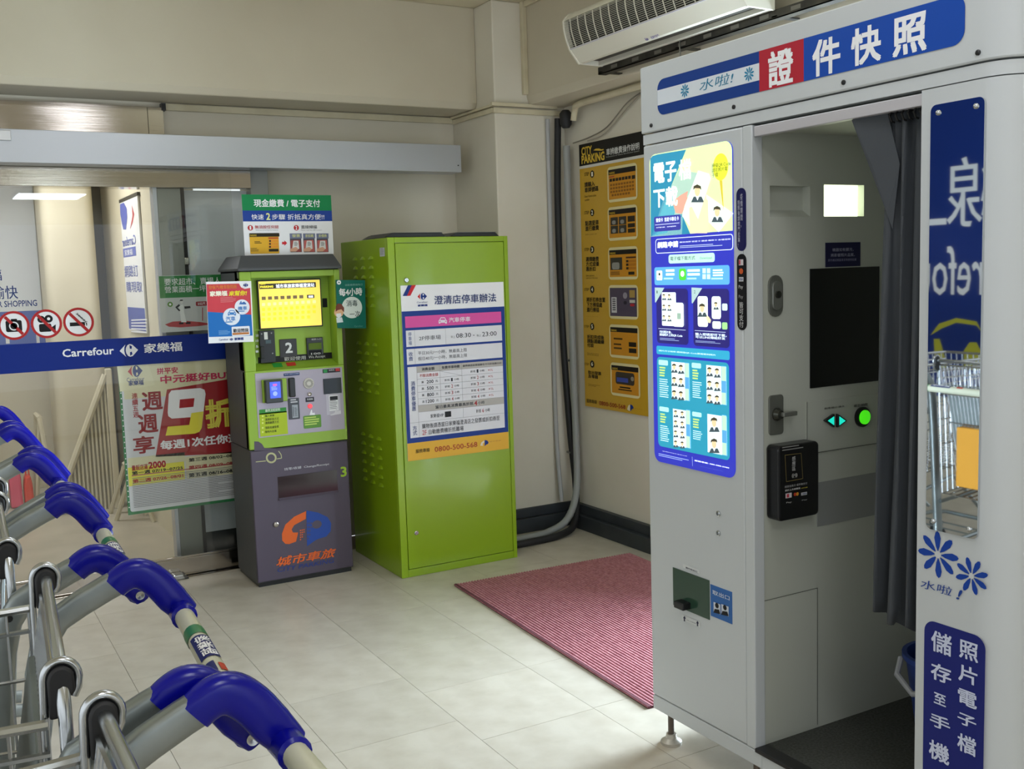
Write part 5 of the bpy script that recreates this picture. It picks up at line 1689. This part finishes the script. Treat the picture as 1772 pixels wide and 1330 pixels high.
fo = MB().add(fv, [(0, 1, 6), (1, 2, 6), (2, 3, 4), (2, 4, 6), (6, 4, 5), (0, 6, 5)]).build('folded_corner', CURT, ct)
sm = fo.modifiers.new('solid', 'SOLIDIFY'); sm.thickness = 0.003
sd = fo.modifiers.new('sub', 'SUBSURF'); sd.levels = 2; sd.render_levels = 2; sd.subdivision_type = 'SIMPLE'
for k, y in enumerate((1.600, 1.617, 1.633, 1.650, 1.667, 1.684)):
    MB().tube([(1.985, y, 1.868), (1.978, y, 1.860), (1.985, y, 1.848), (1.995, y, 1.846)], 0.0025, 6).build('curtain_hook', BLACKP, ct)
# ---- blue bucket
bk_x, bk_y, bk_z = 2.50, 1.905, 0.157
bk = thing('bucket', (bk_x, bk_y, bk_z), 'blue plastic bucket with pale handle inside the photo booth', 'bucket')
BKM = M('bucket_blue', '27408a', 0.4)
prof = [(0.085, 0.0), (0.115, 0.22), (0.125, 0.22), (0.125, 0.235), (0.112, 0.235), (0.083, 0.01), (0.001, 0.01)]
MB().lathe(prof, (bk_x, bk_y, bk_z), 2, 28).build('pail', BKM, bk, smooth=True)
MB().tube([(bk_x - 0.09, bk_y + 0.09, bk_z + 0.215), (bk_x - 0.13, bk_y + 0.07, bk_z + 0.18), (bk_x - 0.15, bk_y, bk_z + 0.15), (bk_x - 0.10, bk_y - 0.09, bk_z + 0.17), (bk_x - 0.05, bk_y - 0.115, bk_z + 0.215)], 0.009, 8).build('bail', M('bail_white', 'b4b6bc', 0.4), bk, smooth=True)

# ================================================================== air curtain unit on the right beam
ac = thing('air_curtain', (2.96, 3.68, 2.51), 'ivory air curtain unit with black slatted grille mounted on the right beam', 'air curtain')
AY0, AY1 = 3.09, 4.27
AP = [(2.980, 2.755), (2.83, 2.752), (2.791, 2.736), (2.771, 2.718), (2.760, 2.702)]
G = [(2.760, 2.700), (2.7615, 2.676), (2.765, 2.652), (2.772, 2.626), (2.781, 2.600), (2.792, 2.574)]
AB = [(2.792, 2.573), (2.844, 2.513), (2.980, 2.511)]
MB().prism(AP + [(2.80, 2.702), (2.980, 2.702)], 1, AY0 + 0.012, AY1 - 0.012).build('top_shell', ACW, ac, smooth=True)
MB().prism([(2.792, 2.573), (2.844, 2.5145), (2.866, 2.513), (2.866, 2.574)], 1, AY0 + 0.012, AY1 - 0.012).build('lower_panel', ACW, ac)
MB().prism([(2.866, 2.53), (2.866, 2.60), (2.976, 2.60), (2.976, 2.53)], 1, AY0 + 0.02, AY1 - 0.02).build('outlet', M('outlet_dark', '3c3a34', 0.6), ac)
bx('outlet_lip', ACW, ac, 2.952, 2.980, AY0 + 0.012, AY1 - 0.012, 2.511, 2.535)
MB().prism([(p[0] + 0.022, p[1]) for p in G] + [(2.95, 2.575), (2.95, 2.70)], 1, AY0 + 0.014, AY1 - 0.014).build('grille_back', M('grille_black', '08080a', 0.7), ac)
full = [(2.980, 2.757), (2.83, 2.755), (2.789, 2.739), (2.767, 2.720), (2.756, 2.702)] + [(p[0] - 0.004, p[1]) for p in G[1:]] + [(2.840, 2.510), (2.980, 2.508)]
for (y0, y1) in ((AY0, AY0 + 0.012), (AY1 - 0.012, AY1)):
    MB().prism(full, 1, y0, y1).build('end_cap', ACW, ac, bevel=0.002)
NS = 17
def gpt(t):
    f = t * (len(G) - 1)
    i = min(int(f), len(G) - 2)
    f -= i
    return (G[i][0] * (1 - f) + G[i + 1][0] * f, G[i][1] * (1 - f) + G[i + 1][1] * f)
for i in range(NS):
    x, z = gpt((i + 0.5) / NS)
    bx('slat', ACW, ac, x - 0.0005, x + 0.0010, AY0 + 0.013, AY1 - 0.013, z - 0.0007, z + 0.0007)
NR = 19
rm = None
for i in range(1, NR):
    y = AY0 + (AY1 - AY0) * i / NR
    if rm is None:
        wide = 0.0016
        o = MB().prism([(p[0] - 0.0015, p[1]) for p in G] + [(p[0] + 0.003, p[1]) for p in G[::-1]], 1, -wide, wide).build('grille_rib', ACW, ac, world=False)
        rm = o.data
        for v in rm.vertices:
            v.co.x -= ac.location.x; v.co.z -= ac.location.z
    else:
        o = bpy.data.objects.new('grille_rib', rm); COL.objects.link(o); o.parent = ac
    o.location = (0, y - ac.location.y, 0)
MB().box(2.790, 2.7985, AY0 + 0.012, AY1 - 0.012, 2.572, 2.577).build('trim_strip', M('strip_lilac', 'b9b6c4', 0.4), ac)
n_ = Vector((-(2.573 - 2.5145), 0, -(2.844 - 2.792))).normalized()
v_ = Vector((2.792 - 2.844, 0, 2.573 - 2.5145)).normalized()
S = Sheet(ac, (2.844, 0, 2.5145), (0, -1, 0), v_, n_, 0.0006, (960, 0, 8.055))
S.T('Fuko', 1252, 530, 1318, 556, ink('5a4a9a'), 0.03)
S.T('風幕空氣門', 1330, 508, 1465, 510, ink('6a5aa8'), 0.0)
S.done()
# angle-iron bracket behind and below
br = thing('angle_iron_bracket', (3.05, 3.7, 2.47), 'dark perforated angle-iron frame under the air curtain unit', 'bracket')
DI = M('dark_iron', '2c2a26', 0.6, 0.4, noise=(10, 3, '4a463c'))
MB().box(2.985, 3.03, 2.6, 4.31, 2.478, 2.482).box(2.985, 2.989, 2.6, 4.31, 2.478, 2.512).build('long_angle', DI, br)
MB().box(3.06, XBM - 0.001, 2.6, 4.31, 2.505, 2.51).box(3.10, XBM - 0.001, 2.6, 4.31, 2.51, 2.55).build('wall_angle', DI, br)
for y in (4.29, 3.7, 3.1, 2.66):
    bx('cross_piece', DI, br, 2.985, XBM - 0.001, y - 0.015, y + 0.015, 2.484, 2.49)
bx('end_upright', DI, br, 3.06, XBM - 0.001, 2.92, 2.96, 2.51, 2.78)
for i in range(9):
    bx('slot_hole', M('slot_pale', '6a665c', 0.6), br, 2.9835, 2.985, 4.2 - 0.17 * i - 0.05, 4.2 - 0.17 * i, 2.488, 2.504)
bx('hanger', CHROME, br, 2.97, 2.975, 3.66, 3.665, 2.44, 2.51)

# ================================================================== door mat
mt = thing('entrance_mat', (2.6, 3.6, 0), 'ribbed dark red entrance mat on the floor beside the photo booth', 'mat')
mc = [(2.179, 4.486), (3.215, 4.437), (3.13, 2.75), (2.092, 2.80)]
MB().prism(mc, 2, 0.0006, 0.005).build('mat_base', MATB, mt)
rbm = MB()
d = Vector((-0.052, -0.998)).normalized()
nrm = Vector((-d.y, d.x))
cen = Vector((2.65, 3.62))
def clip(o_, dr_):
    ts = []
    for i in range(4):
        a, b = Vector(mc[i]), Vector(mc[(i + 1) % 4])
        e = b - a
        den = dr_.x * e.y - dr_.y * e.x
        if abs(den) < 1e-9:
            continue
        w_ = a - o_
        t = (w_.x * e.y - w_.y * e.x) / den
        s_ = (w_.x * dr_.y - w_.y * dr_.x) / den
        if -1e-6 <= s_ <= 1 + 1e-6:
            ts.append(t)
    return (min(ts), max(ts)) if len(ts) >= 2 else None
k = -75
while k < 76:
    o_ = cen + nrm * (k * 0.0155)
    k += 1
    r = clip(o_, d)
    if not r or r[1] - r[0] < 0.02:
        continue
    n = max(1, int((r[1] - r[0]) / 0.09))
    prev = None
    vs, fs = [], []
    for i in range(n + 1):
        p = o_ + d * (r[0] + (r[1] - r[0]) * i / n)
        j = 0.0006 * math.sin(i * 2.1 + k)
        for (f, z) in ((-0.0052, 0.005), (-0.0030, 0.0088), (0.0030, 0.0088), (0.0052, 0.005)):
            q = p + nrm * (f + j)
            vs.append((q.x, q.y, z))
    for i in range(n):
        for q in range(3):
            a = i * 4 + q
            fs.append((a, a + 1, a + 5, a + 4))
    rbm.add(vs, fs)
rbm.build('rib_pile', MAT, mt, kind='stuff')
MB().prism([mc[0], (mc[0][0] + 0.012, mc[0][1]), (mc[3][0] + 0.012, mc[3][1]), mc[3]], 2, 0.004, 0.0095).build('edge_binding', MATB, mt)

# ================================================================== conduits and cables in the corner
def pipe(name, pts, r, mat, label, cat='pipe', clips=()):
    # smooth the path
    P = [Vector(p) for p in pts]
    out = []
    for i in range(len(P) - 1):
        p0 = P[max(i - 1, 0)]; p1 = P[i]; p2 = P[i + 1]; p3 = P[min(i + 2, len(P) - 1)]
        for k in range(6):
            t = k / 6
            out.append(0.5 * ((2 * p1) + (p2 - p0) * t + (2 * p0 - 5 * p1 + 4 * p2 - p3) * t * t + (3 * p1 - p0 - 3 * p2 + p3) * t ** 3))
    out.append(P[-1])
    t = thing(name, P[-1], label, cat)
    MB().tube(out, r, 10).build('tube', mat, t, smooth=True)
    for c in clips:
        MB().box(c[0] - 0.02, c[0] + 0.02, c[1] - 0.012, c[1] + 0.03, c[2] - 0.006, c[2] + 0.006).build('clip', CHROME, t)
    return t
pipe('conduit', [(3.30, 5.10, 2.24), (3.305, 5.10, 1.6), (3.31, 5.10, 0.9), (3.312, 5.095, 0.55), (3.285, 5.06, 0.25), (3.19, 5.02, 0.085), (3.02, 4.995, 0.030), (2.80, 4.98, 0.026), (2.71, 4.98, 0.026)], 0.021, HOSE, 'grey flexible conduit running down the corner and bending to the cabinet', clips=((3.31, 5.14, 1.0), (3.31, 5.14, 0.45)))
pipe('black_hose', [(3.285, 5.16, 2.40), (3.275, 5.17, 1.9), (3.285, 5.17, 1.2), (3.305, 5.15, 0.6), (3.31, 5.108, 0.25), (3.24, 5.02, 0.055), (3.08, 4.93, 0.024), (2.85, 4.90, 0.022), (2.71, 4.91, 0.022)], 0.020, BLACKR, 'black hose behind the grey conduit in the corner', 'hose')
pipe('white_conduit', [(3.235, 5.195, 2.40), (3.235, 5.195, 1.5), (3.235, 5.193, 0.6), (3.235, 5.15, 0.16)], 0.013, M('pale_conduit', 'a9a9a8', 0.5), 'pale straight conduit on the column edge')
pipe('wall_cable', [(3.33, 4.38, 2.44), (3.335, 4.55, 2.40), (3.34, 4.75, 2.30), (3.335, 4.92, 2.265), (3.32, 5.06, 2.25)], 0.004, M('cable_grey', '7a7466', 0.5), 'thin grey cable looping across the right wall above the yellow poster', 'cable')
pipe('thin_cable', [(3.345, 4.42, 2.44), (3.348, 4.58, 2.37), (3.348, 4.78, 2.27), (3.345, 4.95, 2.25)], 0.003, M('cable_pale', '9a9484', 0.5), 'second thinner cable below the grey one on the right wall', 'cable')
pipe('bent_pipe', [(3.30, 5.02, 2.37), (3.30, 5.0, 2.43), (3.28, 4.93, 2.447), (3.27, 4.6, 2.447), (3.26, 4.2, 2.447)], 0.018, TRIMP, 'cream plastic pipe bending along the underside of the right beam')
jb = thing('junction_joint', (3.30, 5.10, 2.36), 'dark taped pipe joint at the top of the corner conduits', 'pipe joint')
MB().lathe([(0.02, -0.05), (0.034, -0.03), (0.036, 0.03), (0.02, 0.05)], (3.30, 5.10, 2.39), 2, 14).build('taped_joint', BLACKR, jb, smooth=True)

# ================================================================== shopping carts
CB = M('cart_panel_grey', '7d8583', 0.45, 0.3, noise=(6, 3, '6c7472'))
def make_cart():
    t = bpy.data.objects.new('shopping_cart', None)
    COL.objects.link(t)
    HW = 0.265                     # half width at the handle arms
    # handle: origin below the bar centre; +x towards the user, bar at x = 0, z = 1.0
    bar = MB().tube([(0, -HW + 0.02, 0.995), (0, HW - 0.02, 0.995)], 0.0155, 16).build('handle_bar', BARW, t, smooth=True, world=False)
    MB().tube([(0, 0.085, 0.995), (0, 0.125, 0.995)], 0.0163, 16, caps=False).build('green_band', M('band_green', '2f7a4a', 0.35), bar, smooth=True, world=False)
    # printed label wrapped round the bar: curved patches
    def patch(y0, y1, a0, a1, m, nm, r=0.0165):
        vs, fs = [], []
        n = 6
        for i in range(n + 1):
            a = rad(a0 + (a1 - a0) * i / n)
            vs += [(r * math.cos(a), y0, 0.995 + r * math.sin(a)), (r * math.cos(a), y1, 0.995 + r * math.sin(a))]
        for i in range(n):
            fs.append((2 * i, 2 * i + 1, 2 * i + 3, 2 * i + 2))
        return MB().add(vs, fs).build(nm, m, bar, smooth=True, world=False)
    patch(-0.025, 0.072, 35, 150, ink('1f2766'), 'store_label')
    patch(-0.085, -0.045, 95, 150, ink('1f2766'), 'logo_patch')
    patch(-0.085, -0.055, 45, 80, ink('b8402a'), 'logo_red_patch')

    def wrap_text(body, y0, y1, a0, a1, m, bold):
        vs, fs = text_mesh(body, bold)
        pts = []
        for (u, v, k_) in vs:
            a = rad(a0 + (a1 - a0) * v)
            r_ = 0.0171 + 0.0001 * k_
            pts.append((r_ * math.cos(a), y1 + (y0 - y1) * u, 0.995 + r_ * math.sin(a)))
        MB().add(pts, fs).build('lettering', m, bar, world=False)
    wrap_text('家樂福', -0.018, 0.064, 50, 130, WH, 0.02)
    wrap_text('Carrefour', -0.20, -0.10, 65, 125, ink('24305e'), 0.02)
    for s in (1, -1):
        y = s * HW
        gp = [(-0.099, 1.050), (-0.086, 1.060), (-0.070, 1.066), (-0.052, 1.062), (-0.032, 1.044), (-0.012, 1.016), (0.010, 0.988)]
        gr = [(0.0215, 0.0155), (0.0228, 0.0165), (0.024, 0.017), (0.0245, 0.0175), (0.0245, 0.0185), (0.0245, 0.0195), (0.020, 0.018)]
        fp, fr_ = [], []
        for i in range(len(gp) - 1):
            p0, p1, p2, p3 = gp[max(i - 1, 0)], gp[i], gp[i + 1], gp[min(i + 2, len(gp) - 1)]
            for k_ in range(4):
                t_ = k_ / 4
                cr = lambda a, b, c, d_: 0.5 * (2 * b + (c - a) * t_ + (2 * a - 5 * b + 4 * c - d_) * t_ * t_ + (3 * b - a - 3 * c + d_) * t_ ** 3)
                fp.append((cr(p0[0], p1[0], p2[0], p3[0]), y, cr(p0[1], p1[1], p2[1], p3[1])))
                fr_.append((gr[i][0] + (gr[i + 1][0] - gr[i][0]) * t_, gr[i][1] + (gr[i + 1][1] - gr[i][1]) * t_))
        fp.append((gp[-1][0], y, gp[-1][1])); fr_.append(gr[-1])
        g = MB().tube(fp, fr_, 24, flat=(0.3, 0, 1), sq=0.72).build('grip', BLUEP, t, smooth=True, world=False)
        MB().lathe([(0.0205, 0), (0.0198, -s * 0.030), (0.0205, -s * 0.046), (0.0165, -s * 0.05)], (0, y, 0.995), 1, 16).build('grip_collar', BLUEP, g, smooth=True, world=False)
        MB().lathe([(0.0075, 0), (0.0075, s * 0.0025), (0.004, s * 0.002), (0.001, s * 0.001)], (0.0, y + s * 0.0185, 0.994), 1, 16).build('grip_screw', CHROME, g, smooth=True, world=False)
        ap = [(-0.080, 1.061), (-0.110, 1.049), (-0.150, 1.030), (-0.185, 1.010), (-0.205, 0.98), (-0.217, 0.93), (-0.230, 0.80), (-0.245, 0.60), (-0.26, 0.40), (-0.27, 0.22), (-0.24, 0.16), (-0.10, 0.14)]
        MB().tube([(p[0], y, p[1]) for p in ap], [(0.0205, 0.0125)] * len(ap), 20, flat=(0, 0, 1), sq=0.55).build('side_frame', ZINC, t, smooth=True, world=False)
        MB().lathe([(0.006, 0), (0.006, s * 0.004), (0.001, s * 0.004)], (-0.205, y + s * 0.012, 0.99), 1, 10).build('rivet', BLACKP, t, world=False)
    # basket
    def wire(m_, a, b, r=0.0022):
        m_.tube([a, b], r, 5, caps=False)
    xr, xf = -0.225, -1.02           # rear and front
    zt, hw0, hw1 = 1.043, 0.238, 0.185
    def side_y(x):
        f = (xr - x) / (xr - xf)
        return hw0 + (hw1 - hw0) * f
    def bot_z(x):
        f = (xr - x) / (xr - xf)
        return 0.50 + 0.12 * f
    for s in (1, -1):
        m_ = MB()
        n = 26
        for i in range(n + 1):
            x = xr + (xf - xr) * i / n
            wire(m_, (x, s * side_y(x), zt), (x + 0.0, s * (side_y(x) - 0.03), bot_z(x)))
        for k in range(4):
            f = (k + 1) / 5
            wire(m_, (xr, s * (hw0 - 0.03 * f), zt + (bot_z(xr) - zt) * f), (xf, s * (hw1 - 0.03 * f), zt + (bot_z(xf) - zt) * f), 0.003)
        m_.tube([(xr + 0.01, s * hw0, zt), (xf, s * hw1, zt)], 0.0065, 8)
        m_.tube([(xr + 0.01, s * hw0, zt - 0.035), (xf, s * hw1, zt - 0.035)], 0.004, 6)
        m_.build('basket_side', CHROME, t, smooth=True, world=False)
        # rear corner loop with black hinge block
        yy = s * (hw0 - 0.012)
        loop = [(xr + 0.006, yy, zt - 0.10), (xr + 0.007, yy, zt + 0.01)]
        for q in range(13):
            a = rad(180 - 15 * q)
            loop.append((xr + 0.027 + 0.0185 * math.cos(a), yy, zt + 0.046 + 0.021 * math.sin(a)))
        loop += [(xr + 0.044, yy, zt + 0.034), (xr + 0.039, yy, zt + 0.024)]
        lp_ = MB().tube(loop, 0.005, 10).build('corner_loop', CHROME, t, smooth=True, world=False)
        MB().prism([(xr + 0.012, zt + 0.002), (xr + 0.012, zt + 0.046)] + [(xr + 0.027 + 0.0145 * math.cos(rad(180 - 20 * q)), zt + 0.046 + 0.016 * math.sin(rad(180 - 20 * q))) for q in range(1, 9)] + [(xr + 0.041, zt + 0.030), (xr + 0.032, zt + 0.024), (xr + 0.022, zt + 0.002)], 1, s * (hw0 - 0.021), s * (hw0 - 0.003)).build('hinge_block', BLACKR, lp_, bevel=0.003, world=False, smooth=True)
    m_ = MB()
    for i in range(12):
        f = i / 11 * 2 - 1
        wire(m_, (xf, f * hw1, zt), (xf, f * (hw1 - 0.03), bot_z(xf)))
    m_.tube([(xf, -hw1, zt), (xf, hw1, zt)], 0.0065, 8)
    for k in range(4):
        z = zt + (bot_z(xf) - zt) * (k + 1) / 5
        wire(m_, (xf, -hw1, z), (xf, hw1, z), 0.003)
    m_.build('basket_front', CHROME, t, smooth=True, world=False)
    m_ = MB()
    for i in range(13):
        f = i / 12 * 2 - 1
        wire(m_, (xr, f * (hw0 - 0.03), bot_z(xr)), (xf, f * (hw1 - 0.03), bot_z(xf)), 0.003)
    for k in range(7):
        x = xr + (xf - xr) * k / 6
        wire(m_, (x, -(side_y(x) - 0.03), bot_z(x)), (x, side_y(x) - 0.03, bot_z(x)), 0.003)
    m_.build('basket_floor', CHROME, t, smooth=True, world=False)
    # hinge rod and rear gate
    hz = zt + 0.046
    MB().tube([(xr + 0.028, -hw0 + 0.0, hz - 0.12), (xr + 0.028, -hw0 - 0.002, hz - 0.03), (xr + 0.028, -hw0 + 0.012, hz), (xr + 0.028, hw0 - 0.02, hz)], 0.008, 10).build('hinge_rod', CHROME, t, smooth=True, world=False)
    m_ = MB()
    for i in range(23):
        f = i / 22 * 2 - 1
        wire(m_, (xr + 0.02, f * (hw0 - 0.025), hz - 0.02), (xr - 0.07, f * (hw0 - 0.05), 0.56))
    for k in range(5):
        f = k / 4
        wire(m_, (xr + 0.02 - 0.09 * f, -(hw0 - 0.025 - 0.025 * f), hz - 0.02 + (0.56 - hz + 0.02) * f), (xr + 0.02 - 0.09 * f, hw0 - 0.025 - 0.025 * f, hz - 0.02 + (0.56 - hz + 0.02) * f), 0.004)
    m_.build('rear_gate', CHROME, t, smooth=True, world=False)
    sp_ = MB().prism([(xr - 0.005, 0.985), (xr + 0.004, 0.985), (xr - 0.055, 0.66), (xr - 0.064, 0.66)], 1, -hw0 + 0.05, hw0 - 0.05).build('child_seat_panel', CB, t, bevel=0.002, world=False)
    MB().prism([(xr - 0.05, 0.955), (xr - 0.045, 0.962), (xr - 0.30, 0.80), (xr - 0.305, 0.792)], 1, -hw0 + 0.07, hw0 - 0.07).build('child_seat_back', CB, t, bevel=0.002, world=False)
    # undercarriage and castors
    m_ = MB()
    for s in (1, -1):
        m_.tube([(-0.25, s * 0.255, 0.17), (-0.95, s * 0.19, 0.20), (-1.0, s * 0.15, 0.20)], 0.011, 8)
        m_.tube([(-0.26, s * 0.25, 0.45), (-0.6, s * 0.21, 0.50), (-0.9, s * 0.18, 0.24)], 0.009, 8)
    m_.tube([(-1.0, -0.15, 0.20), (-1.0, 0.15, 0.20)], 0.011, 8)
    for k in range(6):
        x = -0.35 - 0.1 * k
        m_.tube([(x, -0.24 + 0.006 * k * 1.5, 0.185), (x, 0.24 - 0.006 * k * 1.5, 0.185)], 0.004, 6)
    m_.build('undercarriage', ZINC, t, smooth=True, world=False)
    for (x, y) in ((-0.20, 0.255), (-0.20, -0.255), (-0.96, 0.18), (-0.96, -0.18)):
        w_ = MB().lathe([(0.006, -0.014), (0.060, -0.014), (0.0625, -0.008), (0.0625, 0.008), (0.060, 0.014), (0.006, 0.014)], (x, y, 0.0625), 1, 20).build('castor_wheel', BLACKR, t, smooth=True, world=False)
        MB().prism([(x - 0.02, 0.06), (x + 0.02, 0.06), (x + 0.03, 0.15), (x - 0.03, 0.15)], 1, y + 0.016, y + 0.019).prism([(x - 0.02, 0.06), (x + 0.02, 0.06), (x + 0.03, 0.15), (x - 0.03, 0.15)], 1, y - 0.019, y - 0.016).box(x - 0.03, x + 0.03, y - 0.02, y + 0.02, 0.138, 0.15).build('castor_fork', ZINC, w_, world=False)
    return t
proto = make_cart()
GRP = 'shopping carts parked side by side'
carts = [(0.330, 0.885, 0.5, 'shopping cart nearest the viewer, its ivory handle leaving the bottom edge'),
         (0.316, 1.455, -3.5, 'second nearest shopping cart, with green band on its ivory handle'),
         (0.298, 2.125, -1.5, 'third nearest shopping cart in the side-by-side row'),
         (0.302, 2.78, 3.0, 'fourth nearest shopping cart in the side-by-side row'),
         (0.302, 3.42, 1.5, 'fifth nearest shopping cart, second farthest of the row'),
         (0.292, 4.08, 0.5, 'farthest shopping cart of the row, close to the glass door')]
for i, (x, y, a, lb) in enumerate(carts):
    c_ = proto if i == 0 else copy_tree(proto)
    c_.location = (x, y, 0)
    c_.rotation_euler = (0, 0, rad(a))
    tag(c_, lb, 'shopping cart', GRP)
# goods boxes lying in two of the baskets (seen in the booth mirror)
for (x, y, z, sx, sy, sz, c, lb) in ((-0.05, 2.80, 0.545, 0.26, 0.2, 0.26, 'c98a1c', 'yellow carton in the basket of the fourth nearest cart'), (-0.05, 3.42, 0.545, 0.28, 0.24, 0.30, '8a4a1c', 'brown carton in the basket of the fifth nearest cart')):
    t = thing('carton', (x, y, z), lb, 'carton')
    m = M('carton_' + c, c, 0.6)
    MB().box(x - sx / 2, x + sx / 2, y - sy / 2, y + sy / 2, z, z + sz).build('box', m, t, bevel=0.004)
    MB().box(x - sx / 2 + 0.003, x + sx / 2 - 0.003, y - 0.02, y + 0.02, z + sz, z + sz + 0.001).build('tape', ink('b89a5a'), t)

# ================================================================== blue wall banner on the left wall (seen in the booth mirror)
def onm(px, py, xp):
    p = on(px, py, 0, 2 * (BX - 0.005) - xp)
    return p.y, p.z
XW = -2.695
wbn = thing('wall_banner', (XW, 5.0, 0.6), 'blue wall banner with white lettering and yellow smile reflected in the booth mirror', 'banner')
y0, z1 = onm(1575, 150, XW)
y1, _ = onm(1735, 170, XW)
ylo, yhi = min(y0, y1), max(y0, y1)
bx('cloth', ink('12307c'), wbn, XW, XW + 0.01, ylo, min(yhi, 5.7), 0.5, 2.75)
S = Sheet(wbn, (XW + 0.01, 0, 0), (0, 1, 0), (0, 0, 1), (1, 0, 0), 0.0006)
def mt_text(t, x0, py0, x1, py1, bold, m):
    a, b = onm(x0, py0, XW + 0.01), onm(x1, py1, XW + 0.01)
    # in the mirror left and right swap: the banner itself reads left to right along +y
    u0, u1 = min(a[0], b[0]), max(a[0], b[0])
    S.TU(t, u0, b[1], u1, a[1], m, bold)
mt_text('線', 1640, 275, 1735, 388, 0.0, WH)
mt_text('上', 1560, 275, 1638, 388, 0.0, WH)
mt_text('Carrefour', 1566, 428, 1796, 512, 0.008, WH)
YS = ink('b9b83a')
pts = [(1610, 580), (1625, 560), (1655, 550), (1690, 556), (1700, 575), (1690, 563), (1655, 558), (1630, 568)]
S.poly([onm(x, y, XW + 0.01) for x, y in pts], YS, 1)
S.poly([onm(x, y, XW + 0.01) for x, y in ((1616, 586), (1626, 586), (1642, 640), (1618, 640))], YS, 1)
S.poly([onm(x, y, XW + 0.01) for x, y in ((1668, 640), (1668, 606), (1678, 592), (1690, 592), (1697, 606), (1697, 640))], YS, 1)
S.done()
